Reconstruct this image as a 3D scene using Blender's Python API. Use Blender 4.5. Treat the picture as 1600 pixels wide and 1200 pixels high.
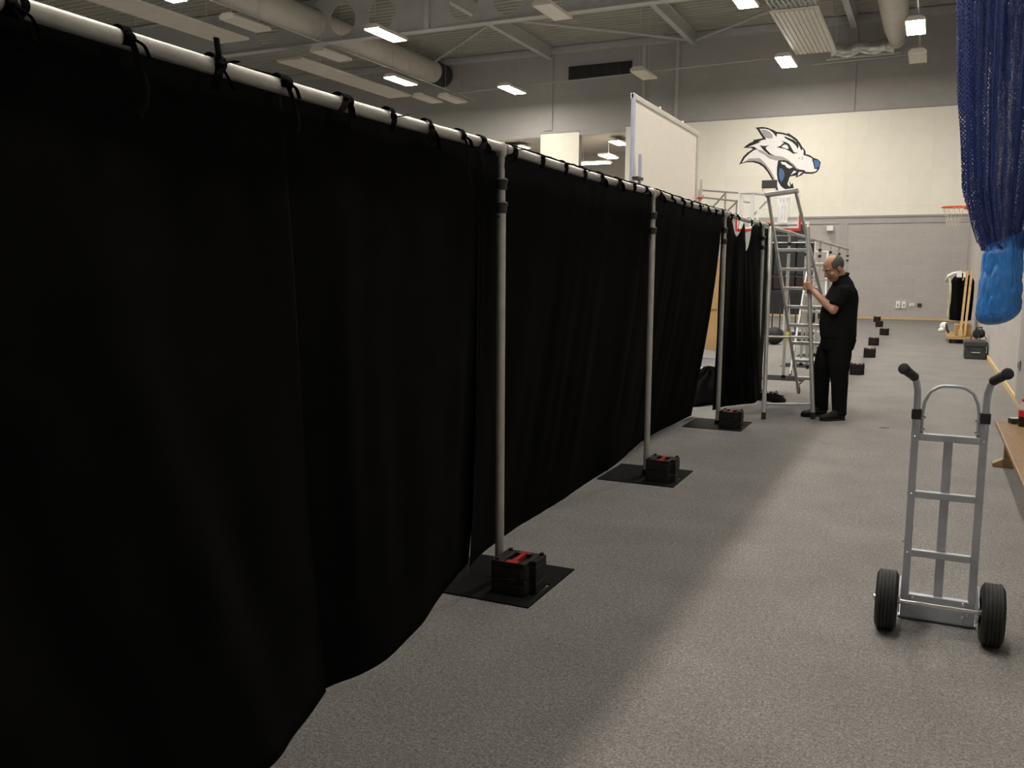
import bpy, bmesh, math, random
from mathutils import Vector, Matrix, noise
random.seed(7)
scene = bpy.context.scene
for o in list(bpy.data.objects):
    bpy.data.objects.remove(o, do_unlink=True)
COL = scene.collection
PI = math.pi

# ---------------------------------------------------------------- camera
cam_data = bpy.data.cameras.new('camera')
cam_data.sensor_width = 36.0
cam_data.lens = 36.0 * 1383.0 / 1600.0
cam_data.clip_start = 0.05
cam_data.clip_end = 200
camera = bpy.data.objects.new('camera', cam_data)
COL.objects.link(camera)
camera.matrix_world = Matrix(((0.90501696, -0.06017404, 0.42109783, 0.0),
                              (0.42532201, 0.11231213, -0.89804631, 0.0),
                              (0.00674468, 0.99184932, 0.12723772, 1.62),
                              (0, 0, 0, 1)))
scene.camera = camera

# ---------------------------------------------------------------- world, exposure, lamp strength
world = bpy.data.worlds.new('world')
scene.world = world
world.use_nodes = True
world.node_tree.nodes['Background'].inputs[0].default_value = (0.02, 0.02, 0.02, 1)
world.node_tree.nodes['Background'].inputs[1].default_value = 0.0
scene.view_settings.view_transform = 'Standard'
scene.view_settings.look = 'None'
scene.view_settings.gamma = 1.0
scene.view_settings.use_curve_mapping = False
scene.view_settings.exposure = 0.0
LAMP_STRENGTH = 102.0
LAMP_COLOUR = (1.0, 0.94, 0.835, 1)
GALLERY_STRENGTH = 22.0

# ---------------------------------------------------------------- materials
def new_mat(name):
    m = bpy.data.materials.new(name)
    m.use_nodes = True
    nt = m.node_tree
    b = nt.nodes['Principled BSDF']
    return m, nt, b

def mat(name, col, rough=0.6, metal=0.0, var=0.08, scale=8.0, bump=0.0, bscale=60.0, rnd=0.0, spec=0.5, stretch=(1, 1, 1), coat=0.0):
    """procedural surface: base colour broken up by noise, optional fine relief, optional tone per object"""
    m, nt, b = new_mat(name)
    N, L = nt.nodes, nt.links
    tc = N.new('ShaderNodeTexCoord')
    mp = N.new('ShaderNodeMapping')
    mp.inputs['Scale'].default_value = stretch
    L.new(tc.outputs['Object'], mp.inputs['Vector'])
    no = N.new('ShaderNodeTexNoise')
    no.inputs['Scale'].default_value = scale
    no.inputs['Detail'].default_value = 6
    L.new(mp.outputs[0], no.inputs['Vector'])
    mr = N.new('ShaderNodeMapRange')
    mr.inputs[1].default_value = 0.3
    mr.inputs[2].default_value = 0.7
    mr.inputs[3].default_value = 1 - var
    mr.inputs[4].default_value = 1 + var
    L.new(no.outputs['Fac'], mr.inputs[0])
    val = mr.outputs[0]
    if rnd:
        oi = N.new('ShaderNodeObjectInfo')
        m2 = N.new('ShaderNodeMapRange')
        m2.inputs[3].default_value = 1 - rnd
        m2.inputs[4].default_value = 1 + rnd
        L.new(oi.outputs['Random'], m2.inputs[0])
        mu = N.new('ShaderNodeMath')
        mu.operation = 'MULTIPLY'
        L.new(val, mu.inputs[0])
        L.new(m2.outputs[0], mu.inputs[1])
        val = mu.outputs[0]
    vm = N.new('ShaderNodeVectorMath')
    vm.operation = 'SCALE'
    vm.inputs[0].default_value = col[:3]
    L.new(val, vm.inputs['Scale'])
    L.new(vm.outputs[0], b.inputs['Base Color'])
    b.inputs['Roughness'].default_value = rough
    b.inputs['Metallic'].default_value = metal
    b.inputs['Specular IOR Level'].default_value = spec
    b.inputs['Coat Weight'].default_value = coat
    if bump:
        n2 = N.new('ShaderNodeTexNoise')
        n2.inputs['Scale'].default_value = bscale
        n2.inputs['Detail'].default_value = 4
        L.new(mp.outputs[0], n2.inputs['Vector'])
        bp = N.new('ShaderNodeBump')
        bp.inputs['Strength'].default_value = bump
        bp.inputs['Distance'].default_value = 0.01
        L.new(n2.outputs['Fac'], bp.inputs['Height'])
        L.new(bp.outputs[0], b.inputs['Normal'])
    return m

def emit_mat(name, col, strength):
    m, nt, b = new_mat(name)
    b.inputs['Base Color'].default_value = (0.9, 0.9, 0.88, 1)
    b.inputs['Emission Color'].default_value = col
    b.inputs['Emission Strength'].default_value = strength
    return m

def carpet_mat():
    m, nt, b = new_mat('carpet')
    N, L = nt.nodes, nt.links
    tc = N.new('ShaderNodeTexCoord')
    def nz(scale, detail, rough=0.5):
        n = N.new('ShaderNodeTexNoise')
        n.inputs['Scale'].default_value = scale
        n.inputs['Detail'].default_value = detail
        n.inputs['Roughness'].default_value = rough
        L.new(tc.outputs['Object'], n.inputs['Vector'])
        return n.outputs['Fac']
    def rng(src, a, c, lo, hi):
        r = N.new('ShaderNodeMapRange')
        for i, v in enumerate((a, c, lo, hi)):
            r.inputs[i + 1].default_value = v
        L.new(src, r.inputs[0])
        return r.outputs[0]
    def mul(a, c):
        r = N.new('ShaderNodeMath')
        r.operation = 'MULTIPLY'
        L.new(a, r.inputs[0])
        L.new(c, r.inputs[1])
        return r.outputs[0]
    fibre = rng(nz(105, 3, 0.75), 0.33, 0.67, 0.50, 1.50)
    fleck = rng(nz(42, 4, 0.85), 0.40, 0.66, 0.80, 1.22)
    worn = rng(nz(1.6, 6, 0.65), 0.32, 0.70, 0.86, 1.10)
    v = N.new('ShaderNodeTexVoronoi')
    v.inputs['Scale'].default_value = 34
    L.new(tc.outputs['Object'], v.inputs['Vector'])
    tuft = rng(v.outputs['Distance'], 0.0, 0.25, 1.14, 1.0)
    tot = mul(mul(fibre, fleck), mul(worn, tuft))
    cr = N.new('ShaderNodeVectorMath')
    cr.operation = 'SCALE'
    cr.inputs[0].default_value = (0.228, 0.217, 0.209)
    L.new(tot, cr.inputs['Scale'])
    L.new(cr.outputs[0], b.inputs['Base Color'])
    b.inputs['Roughness'].default_value = 0.85
    b.inputs['Specular IOR Level'].default_value = 0.25
    bp = N.new('ShaderNodeBump')
    bp.inputs['Strength'].default_value = 0.5
    bp.inputs['Distance'].default_value = 0.004
    L.new(fibre, bp.inputs['Height'])
    L.new(bp.outputs[0], b.inputs['Normal'])
    return m

def block_wall_mat(name, col, joint=0.86, relief=0.3):
    """painted blockwork for the stretches too far to pick the blocks apart"""
    m, nt, b = new_mat(name)
    N, L = nt.nodes, nt.links
    tc = N.new('ShaderNodeTexCoord')
    sx = N.new('ShaderNodeSeparateXYZ')
    L.new(tc.outputs['Object'], sx.inputs[0])
    ad = N.new('ShaderNodeMath')
    ad.operation = 'ADD'
    L.new(sx.outputs[0], ad.inputs[0])
    L.new(sx.outputs[1], ad.inputs[1])
    cx = N.new('ShaderNodeCombineXYZ')
    L.new(ad.outputs[0], cx.inputs[0])
    L.new(sx.outputs[2], cx.inputs[1])
    br = N.new('ShaderNodeTexBrick')
    br.inputs['Scale'].default_value = 1.0
    br.inputs['Brick Width'].default_value = 0.45
    br.inputs['Row Height'].default_value = 0.225
    br.inputs['Mortar Size'].default_value = 0.006
    br.inputs['Color1'].default_value = (*[c * 1.03 for c in col], 1)
    br.inputs['Color2'].default_value = (*[c * 0.97 for c in col], 1)
    br.inputs['Mortar'].default_value = (*[c * joint for c in col], 1)
    L.new(cx.outputs[0], br.inputs['Vector'])
    L.new(br.outputs['Color'], b.inputs['Base Color'])
    b.inputs['Roughness'].default_value = 0.75
    bp = N.new('ShaderNodeBump')
    bp.inputs['Strength'].default_value = relief
    bp.inputs['Distance'].default_value = 0.006
    bp.invert = True
    L.new(br.outputs['Fac'], bp.inputs['Height'])
    L.new(bp.outputs[0], b.inputs['Normal'])
    return m

def wood_mat(name, c1, c2, along=(1, 6, 6), rough=0.5):
    m, nt, b = new_mat(name)
    N, L = nt.nodes, nt.links
    tc = N.new('ShaderNodeTexCoord')
    mp = N.new('ShaderNodeMapping')
    mp.inputs['Scale'].default_value = along
    L.new(tc.outputs['Object'], mp.inputs[0])
    no = N.new('ShaderNodeTexNoise')
    no.inputs['Scale'].default_value = 6
    no.inputs['Detail'].default_value = 8
    no.inputs['Distortion'].default_value = 1.2
    L.new(mp.outputs[0], no.inputs['Vector'])
    cr = N.new('ShaderNodeValToRGB')
    cr.color_ramp.elements[0].position = 0.3
    cr.color_ramp.elements[0].color = (*c1, 1)
    cr.color_ramp.elements[1].position = 0.7
    cr.color_ramp.elements[1].color = (*c2, 1)
    L.new(no.outputs['Fac'], cr.inputs[0])
    L.new(cr.outputs[0], b.inputs['Base Color'])
    b.inputs['Roughness'].default_value = rough
    return m

def cloth_mat(name, col, weave=900, sheen=0.0, rough=0.95, var=0.25):
    m, nt, b = new_mat(name)
    N, L = nt.nodes, nt.links
    tc = N.new('ShaderNodeTexCoord')
    no = N.new('ShaderNodeTexNoise')
    no.inputs['Scale'].default_value = 5
    no.inputs['Detail'].default_value = 8
    L.new(tc.outputs['Object'], no.inputs['Vector'])
    mr = N.new('ShaderNodeMapRange')
    for i, v in enumerate((0.3, 0.7, 1 - var, 1 + var)):
        mr.inputs[i + 1].default_value = v
    L.new(no.outputs['Fac'], mr.inputs[0])
    vm = N.new('ShaderNodeVectorMath')
    vm.operation = 'SCALE'
    vm.inputs[0].default_value = col
    L.new(mr.outputs[0], vm.inputs['Scale'])
    L.new(vm.outputs[0], b.inputs['Base Color'])
    b.inputs['Roughness'].default_value = rough
    b.inputs['Specular IOR Level'].default_value = 0.05
    b.inputs['Sheen Weight'].default_value = sheen
    b.inputs['Sheen Roughness'].default_value = 0.6
    w = N.new('ShaderNodeTexNoise')
    w.inputs['Scale'].default_value = weave
    L.new(tc.outputs['Object'], w.inputs['Vector'])
    bp = N.new('ShaderNodeBump')
    bp.inputs['Strength'].default_value = 0.25
    bp.inputs['Distance'].default_value = 0.002
    L.new(w.outputs['Fac'], bp.inputs['Height'])
    L.new(bp.outputs[0], b.inputs['Normal'])
    return m

def net_mat():
    """knotted blue sports netting: cords on a small grid, open between them"""
    m, nt, b = new_mat('netting')
    N, L = nt.nodes, nt.links
    uv = N.new('ShaderNodeTexCoord')
    sp = N.new('ShaderNodeSeparateXYZ')
    L.new(uv.outputs['UV'], sp.inputs[0])
    def math_(op, a, c=None, v=None):
        n = N.new('ShaderNodeMath')
        n.operation = op
        L.new(a, n.inputs[0])
        if c is not None:
            L.new(c, n.inputs[1])
        if v is not None:
            n.inputs[1].default_value = v
        return n.outputs[0]
    wob = N.new('ShaderNodeTexNoise')
    wob.inputs['Scale'].default_value = 9
    wob.inputs['Detail'].default_value = 3
    L.new(uv.outputs['UV'], wob.inputs['Vector'])
    wv = math_('MULTIPLY', wob.outputs['Fac'], v=1.6)
    a = math_('ADD', math_('MULTIPLY', sp.outputs[0], v=70.0), wv)
    c = math_('ADD', math_('MULTIPLY', sp.outputs[1], v=22.0), wv)
    d1 = math_('ABSOLUTE', math_('SUBTRACT', math_('FRACT', math_('ADD', a, c)), v=0.5))
    d2 = math_('ABSOLUTE', math_('SUBTRACT', math_('FRACT', math_('SUBTRACT', a, c)), v=0.5))
    mn = math_('MINIMUM', d1, d2)
    mpn = N.new('ShaderNodeMapping')
    mpn.inputs['Scale'].default_value = (16, 0.7, 1)
    L.new(uv.outputs['UV'], mpn.inputs[0])
    stn = N.new('ShaderNodeTexNoise')
    stn.inputs['Scale'].default_value = 1.0
    stn.inputs['Detail'].default_value = 5
    L.new(mpn.outputs[0], stn.inputs['Vector'])
    bunch = N.new('ShaderNodeMapRange')                     # the cords bunch together in vertical folds
    for i_, v_ in enumerate((0.37, 0.67, 0.02, 0.25)):
        bunch.inputs[i_ + 1].default_value = v_
    L.new(stn.outputs['Fac'], bunch.inputs[0])
    al = math_('LESS_THAN', mn, bunch.outputs[0])
    no = N.new('ShaderNodeTexNoise')
    no.inputs['Scale'].default_value = 4
    L.new(uv.outputs['UV'], no.inputs['Vector'])
    cr = N.new('ShaderNodeValToRGB')
    cr.color_ramp.elements[0].color = (0.009, 0.022, 0.115, 1)
    cr.color_ramp.elements[1].color = (0.018, 0.046, 0.21, 1)
    L.new(no.outputs['Fac'], cr.inputs[0])
    L.new(cr.outputs[0], b.inputs['Base Color'])
    b.inputs['Roughness'].default_value = 0.5
    L.new(al, b.inputs['Alpha'])
    return m

def glass_mat(name, col=(0.9, 0.95, 0.95), alpha=0.12):
    m, nt, b = new_mat(name)
    b.inputs['Base Color'].default_value = (*col, 1)
    b.inputs['Roughness'].default_value = 0.05
    b.inputs['Alpha'].default_value = alpha
    return m

M = {}
M['carpet'] = carpet_mat()
M['wall_grey'] = block_wall_mat('grey_painted_blockwork', (0.46, 0.43, 0.415))
M['wall_upper'] = block_wall_mat('grey_painted_upper_wall', (0.42, 0.412, 0.39), 0.96, 0.1)
M['block'] = mat('grey_painted_block', (0.47, 0.44, 0.425), 0.7, var=0.05, scale=14, bump=0.25, bscale=90, rnd=0.035)
M['wall_plain'] = mat('grey_wall_paint', (0.42, 0.40, 0.39), 0.8, var=0.05, scale=2)
M['pilaster'] = mat('mid_grey_matt', (0.33, 0.315, 0.31), 0.75, var=0.05, scale=5, bump=0.2)
M['panel_white'] = mat('cream_white_panel', (0.88, 0.85, 0.745), 0.55, var=0.03, scale=1.5, rnd=0.02)
M['deck'] = mat('ceiling_decking', (0.40, 0.395, 0.345), 0.6, var=0.08, scale=1.5)
M['steel'] = mat('painted_roof_steel', (0.52, 0.525, 0.52), 0.55, var=0.06, scale=3)
M['duct'] = mat('painted_duct', (0.58, 0.56, 0.50), 0.5, var=0.06, scale=2)
M['foil'] = mat('silver_foil', (0.62, 0.62, 0.60), 0.28, 0.85, var=0.2, scale=6, bump=0.8, bscale=14)
M['fitting'] = mat('light_fitting_white', (0.70, 0.68, 0.60), 0.45, var=0.04)
M['off_tube'] = mat('unlit_diffuser', (0.74, 0.72, 0.63), 0.35, var=0.04)
M['lit'] = emit_mat('lit_diffuser', LAMP_COLOUR, LAMP_STRENGTH)
M['gallery_lit'] = emit_mat('lit_gallery_diffuser', (1, 0.9, 0.7, 1), GALLERY_STRENGTH)
M['rad'] = mat('radiant_panel_white', (0.66, 0.64, 0.57), 0.5, var=0.04, scale=2)
M['vent'] = mat('vent_dark_metal', (0.03, 0.03, 0.03), 0.5, var=0.15)
M['curtain'] = cloth_mat('black_wool_drape', (0.0031, 0.0031, 0.0030), sheen=0.0, var=0.3)
M['tie'] = cloth_mat('black_tie_tape', (0.0035, 0.0035, 0.0033), sheen=0.0)
M['pipe'] = mat('galvanised_tube', (0.46, 0.455, 0.425), 0.42, 0.5, var=0.08, scale=20, bump=0.05, bscale=200)
M['collar'] = mat('black_plastic', (0.022, 0.022, 0.021), 0.5, var=0.15, scale=30)
M['mark'] = mat('pale_print', (0.6, 0.6, 0.57), 0.6, var=0.05)
M['plate'] = mat('black_steel_plate', (0.006, 0.006, 0.006), 0.75, 0.0, var=0.25, scale=14, bump=0.15, bscale=120, spec=0.12)
M['weight'] = mat('black_weight_plastic', (0.010, 0.009, 0.008), 0.6, var=0.2, scale=20, bump=0.2, bscale=80, spec=0.3)
M['red'] = mat('red_handle_plastic', (0.33, 0.022, 0.016), 0.5, var=0.15, scale=20)
M['alu'] = mat('aluminium', (0.56, 0.56, 0.55), 0.36, 0.6, var=0.08, scale=12, bump=0.05, bscale=160)
M['truck_alu'] = mat('sack_truck_aluminium', (0.50, 0.53, 0.585), 0.42, 0.35, var=0.08, scale=12)
M['rubber'] = mat('black_rubber', (0.014, 0.014, 0.0135), 0.7, var=0.2, scale=25)
M['grip'] = mat('black_foam_grip', (0.016, 0.016, 0.016), 0.75, var=0.2, scale=60, bump=0.2, bscale=300)
M['chrome'] = mat('chrome_bolt', (0.75, 0.75, 0.74), 0.2, 1.0, var=0.03)
M['timber'] = wood_mat('pine_timber', (0.42, 0.26, 0.11), (0.58, 0.39, 0.18), (6, 6, 1))
M['skirting'] = wood_mat('varnished_skirting', (0.58, 0.42, 0.21), (0.70, 0.53, 0.29), (1, 1, 4))
M['bench'] = wood_mat('worn_bench_wood', (0.16, 0.092, 0.042), (0.27, 0.165, 0.08), (7, 1, 7), 0.45)
M['bench_edge'] = wood_mat('bench_frame_wood', (0.20, 0.13, 0.055), (0.30, 0.20, 0.09), (7, 1, 7), 0.5)
M['brown_board'] = mat('brown_hardboard', (0.42, 0.27, 0.12), 0.7, var=0.08, scale=4)
M['net'] = net_mat()
M['bag_blue'] = mat('blue_nylon_bag', (0.028, 0.17, 0.50), 0.36, var=0.12, scale=6, bump=0.25, bscale=24)
M['rope_blue'] = mat('navy_webbing', (0.014, 0.03, 0.13), 0.7, var=0.2)
M['case'] = mat('charcoal_plastic_case', (0.040, 0.044, 0.043), 0.55, var=0.1, bump=0.1)
M['screen'] = mat('screen_fabric', (0.92, 0.88, 0.79), 0.8, var=0.02)
M['white_paint'] = mat('white_paint', (0.80, 0.79, 0.76), 0.45, var=0.04)
M['blue_lit_metal'] = mat('blue_lit_screen_metal', (0.62, 0.65, 0.82), 0.3, 0.5, var=0.05)  # bluish light on the screen's near pole put into its colour
M['orange'] = mat('orange_hoop_paint', (0.60, 0.10, 0.04), 0.45, var=0.08)
M['red_pad'] = mat('red_edge_padding', (0.50, 0.035, 0.025), 0.55, var=0.08)
M['dark_mat'] = mat('dark_slate_vinyl', (0.017, 0.020, 0.024), 0.5, var=0.15, scale=3)
M['maroon'] = mat('dark_maroon_vinyl', (0.012, 0.0035, 0.004), 0.6, var=0.15)
M['clock'] = mat('dark_clock_face', (0.030, 0.027, 0.026), 0.4, var=0.1)
M['glass'] = glass_mat('clear_acrylic')
M['cord'] = mat('bright_white_cord', (0.93, 0.94, 0.97), 0.5, var=0.02)
M['paper'] = mat('white_paper', (0.88, 0.87, 0.84), 0.7, var=0.03)
M['cream_cloth'] = cloth_mat('cream_strap_cloth', (0.55, 0.53, 0.42))
M['yellow'] = mat('yellow_strap', (0.62, 0.50, 0.10), 0.6, var=0.1)
M['skin'] = mat('skin', (0.44, 0.235, 0.155), 0.5, var=0.10, scale=18, bump=0.12, bscale=120)
M['hair'] = mat('grey_hair', (0.085, 0.077, 0.066), 0.8, var=0.3, scale=60, bump=0.6, bscale=180)
M['shirt'] = cloth_mat('black_polo_cloth', (0.010, 0.0105, 0.011), var=0.2)
M['trouser'] = cloth_mat('black_trouser_cloth', (0.0085, 0.0085, 0.0088), var=0.2)
M['shoe'] = mat('black_shoe_leather', (0.0065, 0.006, 0.006), 0.55, var=0.2, spec=0.3)
M['eye'] = mat('eye_white', (0.6, 0.58, 0.55), 0.3, var=0.02)
M['dark'] = mat('dark_iris', (0.02, 0.015, 0.012), 0.3, var=0.02)
M['lip'] = mat('lip', (0.34, 0.13, 0.10), 0.5, var=0.08)
M['logo_black'] = mat('emblem_black', (0.009, 0.0085, 0.008), 0.5, var=0.05)
M['logo_white'] = mat('emblem_white', (0.94, 0.92, 0.92), 0.5, var=0.02)
M['logo_grey'] = mat('emblem_grey', (0.44, 0.41, 0.41), 0.5, var=0.02)
M['logo_blue'] = mat('emblem_blue', (0.07, 0.16, 0.40), 0.5, var=0.03)
M['cola'] = mat('dark_cola', (0.020, 0.006, 0.004), 0.08, var=0.05)
M['bottle_red'] = mat('red_bottle_label', (0.55, 0.02, 0.03), 0.4, var=0.04)
M['pet'] = glass_mat('clear_bottle', (0.85, 0.8, 0.8), 0.35)

# ---------------------------------------------------------------- mesh builder
class MB:
    def __init__(s):
        s.v = []
        s.f = []
        s.uv = None
    def add(s, vs, fs):
        k = len(s.v)
        s.v += [tuple(map(float, p)) for p in vs]
        s.f += [tuple(i + k for i in f) for f in fs]
        return s
    def box(s, x0, x1, y0, y1, z0, z1, mtx=None):
        vs = [Vector((x, y, z)) for z in (z0, z1) for y in (y0, y1) for x in (x0, x1)]
        if mtx is not None:
            vs = [mtx @ p for p in vs]
        return s.add(vs, [(0, 2, 3, 1), (4, 5, 7, 6), (0, 1, 5, 4), (1, 3, 7, 5), (3, 2, 6, 7), (2, 0, 4, 6)])
    def cbox(s, c, d, mtx=None):
        return s.box(c[0] - d[0] / 2, c[0] + d[0] / 2, c[1] - d[1] / 2, c[1] + d[1] / 2, c[2] - d[2] / 2, c[2] + d[2] / 2, mtx)
    def bar(s, p, q, w, h, up=(0, 0, 1)):
        p, q = Vector(p), Vector(q)
        d = (q - p).normalized()
        u = Vector(up)
        if abs(d.dot(u)) > 0.98:
            u = Vector((0, 1, 0))
        a = d.cross(u).normalized()
        b = a.cross(d)
        vs = []
        for e in (p, q):
            for sa, sb in ((-1, -1), (1, -1), (1, 1), (-1, 1)):
                vs.append(e + a * sa * w / 2 + b * sb * h / 2)
        return s.add(vs, [(3, 2, 1, 0), (4, 5, 6, 7), (0, 1, 5, 4), (1, 2, 6, 5), (2, 3, 7, 6), (3, 0, 4, 7)])
    def tube(s, pts, r, n=10, cap=True, closed=False, flat=None):
        pts = [Vector(p) for p in pts]
        k = len(pts)
        rs = r if isinstance(r, (list, tuple)) else [r] * k
        vs, fs = [], []
        prev = None
        for i, p in enumerate(pts):
            if closed:
                d = pts[(i + 1) % k] - pts[i - 1]
            else:
                d = pts[min(i + 1, k - 1)] - pts[max(i - 1, 0)]
            d.normalize()
            if prev is None:
                u = Vector((0, 0, 1)) if abs(d.z) < 0.9 else Vector((1, 0, 0))
                a = d.cross(u).normalized()
            else:
                a = (prev - d * prev.dot(d)).normalized()
            prev = a
            b = d.cross(a)
            fl = flat if flat else 1.0
            for j in range(n):
                t = 2 * PI * j / n
                vs.append(p + a * math.cos(t) * rs[i] + b * math.sin(t) * rs[i] * fl)
        m = k if closed else k - 1
        for i in range(m):
            for j in range(n):
                a0, a1 = i * n + j, i * n + (j + 1) % n
                b0, b1 = ((i + 1) % k) * n + j, ((i + 1) % k) * n + (j + 1) % n
                fs.append((a0, a1, b1, b0))
        if cap and not closed:
            fs.append(tuple(range(n - 1, -1, -1)))
            fs.append(tuple((k - 1) * n + j for j in range(n)))
        return s.add(vs, fs)
    def cyl(s, p, q, r, n=16):
        return s.tube([p, q], r, n)
    def lathe(s, prof, c=(0, 0, 0), axis='z', n=24, mtx=None):
        vs, fs = [], []
        for (r, h) in prof:
            for j in range(n):
                t = 2 * PI * j / n
                a, b = r * math.cos(t), r * math.sin(t)
                p = (a, b, h) if axis == 'z' else ((h, a, b) if axis == 'x' else (b, h, a))
                p = Vector(p) + Vector(c)
                vs.append(mtx @ p if mtx is not None else p)
        for i in range(len(prof) - 1):
            for j in range(n):
                fs.append((i * n + j, i * n + (j + 1) % n, (i + 1) * n + (j + 1) % n, (i + 1) * n + j))
        fs.append(tuple(range(n - 1, -1, -1)))
        fs.append(tuple((len(prof) - 1) * n + j for j in range(n)))
        return s.add(vs, fs)
    def ellipsoid(s, c, r, n=16, m=10, mtx=None):
        vs, fs = [], []
        c = Vector(c)
        for i in range(1, m):
            ph = PI * i / m
            for j in range(n):
                t = 2 * PI * j / n
                p = Vector((r[0] * math.sin(ph) * math.cos(t), r[1] * math.sin(ph) * math.sin(t), r[2] * math.cos(ph)))
                vs.append(c + (mtx @ p if mtx is not None else p))
        for i in range(m - 2):
            for j in range(n):
                fs.append((i * n + j, (i + 1) * n + j, (i + 1) * n + (j + 1) % n, i * n + (j + 1) % n))
        top, bot = Vector((0, 0, r[2])), Vector((0, 0, -r[2]))
        vs.append(c + (mtx @ top if mtx is not None else top))
        vs.append(c + (mtx @ bot if mtx is not None else bot))
        T = len(vs) - 2
        for j in range(n):
            fs.append((T, j, (j + 1) % n))
            fs.append((T + 1, (m - 2) * n + (j + 1) % n, (m - 2) * n + j))
        return s.add(vs, fs)
    def rings(s, rings, n=18):
        """closed loft through elliptical rings: (centre, axis_a vector, axis_b vector)"""
        vs, fs = [], []
        for c, a, b in rings:
            c, a, b = Vector(c), Vector(a), Vector(b)
            for j in range(n):
                t = 2 * PI * j / n
                vs.append(c + a * math.cos(t) + b * math.sin(t))
        for i in range(len(rings) - 1):
            for j in range(n):
                fs.append((i * n + j, i * n + (j + 1) % n, (i + 1) * n + (j + 1) % n, (i + 1) * n + j))
        fs.append(tuple(range(n - 1, -1, -1)))
        fs.append(tuple((len(rings) - 1) * n + j for j in range(n)))
        return s.add(vs, fs)
    def prism(s, poly, fn):
        """flat outline given a thickness: fn(u, v, side) gives the point, side 0 or 1"""
        k = len(poly)
        vs = [fn(u, v, 0) for u, v in poly] + [fn(u, v, 1) for u, v in poly]
        fs = [tuple(range(k - 1, -1, -1)), tuple(range(k, 2 * k))]
        fs += [(i, (i + 1) % k, k + (i + 1) % k, k + i) for i in range(k)]
        return s.add(vs, fs)
    def grid(s, fn, nu, nv):
        k = len(s.v)
        vs = [fn(i / nu, j / nv) for j in range(nv + 1) for i in range(nu + 1)]
        fs = [(j * (nu + 1) + i, j * (nu + 1) + i + 1, (j + 1) * (nu + 1) + i + 1, (j + 1) * (nu + 1) + i) for j in range(nv) for i in range(nu)]
        return s.add(vs, fs)
    def mesh(s, name, off=(0, 0, 0)):
        me = bpy.data.meshes.new(name)
        ox, oy, oz = off
        me.from_pydata([(x - ox, y - oy, z - oz) for x, y, z in s.v], [], s.f)
        bm = bmesh.new()
        bm.from_mesh(me)
        bmesh.ops.recalc_face_normals(bm, faces=bm.faces)
        bm.to_mesh(me)
        bm.free()
        return me
    def build(s, name, material, parent=None, smooth=False, bevel=0, world=False, remesh=0, solid=0, seg=2):
        off = parent_off(parent) if (world and parent is not None) else (0, 0, 0)
        me = s.mesh(name, off)
        me.materials.append(M[material])
        o = bpy.data.objects.new(name, me)
        COL.objects.link(o)
        if parent is not None:
            o.parent = parent
        if smooth:
            for p in me.polygons:
                p.use_smooth = True
            if smooth != 'all':
                try:
                    me.set_sharp_from_angle(angle=math.radians(40))
                except Exception:
                    pass
        if remesh:
            md = o.modifiers.new('fuse', 'REMESH')
            md.mode = 'VOXEL'
            md.voxel_size = remesh
            md.use_smooth_shade = True
            sm = o.modifiers.new('smooth', 'SMOOTH')
            sm.factor = 0.5
            sm.iterations = 4 if remesh < 0.01 else 14
        if solid:
            md = o.modifiers.new('thickness', 'SOLIDIFY')
            md.thickness = solid
        if bevel:
            md = o.modifiers.new('edge', 'BEVEL')
            md.width = bevel
            md.segments = seg
            md.limit_method = 'ANGLE'
        return o

OFFS = {}
def parent_off(p):
    return OFFS.get(p.name, (0, 0, 0))

def tag(o, label=None, cat=None, group=None, kind=None):
    if label: o['label'] = label
    if cat: o['category'] = cat
    if group: o['group'] = group
    if kind: o['kind'] = kind
    return o

def thing(name, label, cat, loc=(0, 0, 0), rotz=0.0, group=None):
    o = bpy.data.objects.new(name, None)
    o.empty_display_size = 0.1
    COL.objects.link(o)
    o.location = loc
    o.rotation_euler = (0, 0, rotz)
    OFFS[o.name] = tuple(loc)
    return tag(o, label, cat, group)

def copy_tree(src, loc, rotz=0.0, label=None, group=None, parent=None):
    c = src.copy()
    COL.objects.link(c)
    if parent is None:
        c.location = loc
        c.rotation_euler = (0, 0, rotz)
        OFFS[c.name] = tuple(loc)
    else:
        c.parent = parent
    if label: c['label'] = label
    if group: c['group'] = group
    for ch in [x for x in bpy.data.objects if x.parent == src]:
        copy_tree(ch, None, parent=c)
    return c

def shared(name, me, parent, loc, scale=None):
    o = bpy.data.objects.new(name, me)
    COL.objects.link(o)
    o.parent = parent
    o.location = loc
    if scale:
        o.scale = scale
    return o
# ================================================================ THE SETTING
def struct(o):
    o['kind'] = 'structure'
    return o

XR, YF, XL, YB = 1.08, 34.0, -30.0, -6.0          # right wall, far wall, left wall, back wall
ZD = 10.45                                         # underside of the roof decking
struct(MB().box(XL, XR, YB, YF, -0.1, 0).build('floor', 'carpet'))
struct(MB().box(XL - 0.3, XL, YB - 0.3, YF + 0.3, -0.1, ZD + 0.2).build('wall_left', 'wall_plain'))
struct(MB().box(XL - 0.3, XR + 0.3, YB - 0.3, YB, -0.1, ZD + 0.2).build('wall_back', 'wall_plain'))

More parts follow.
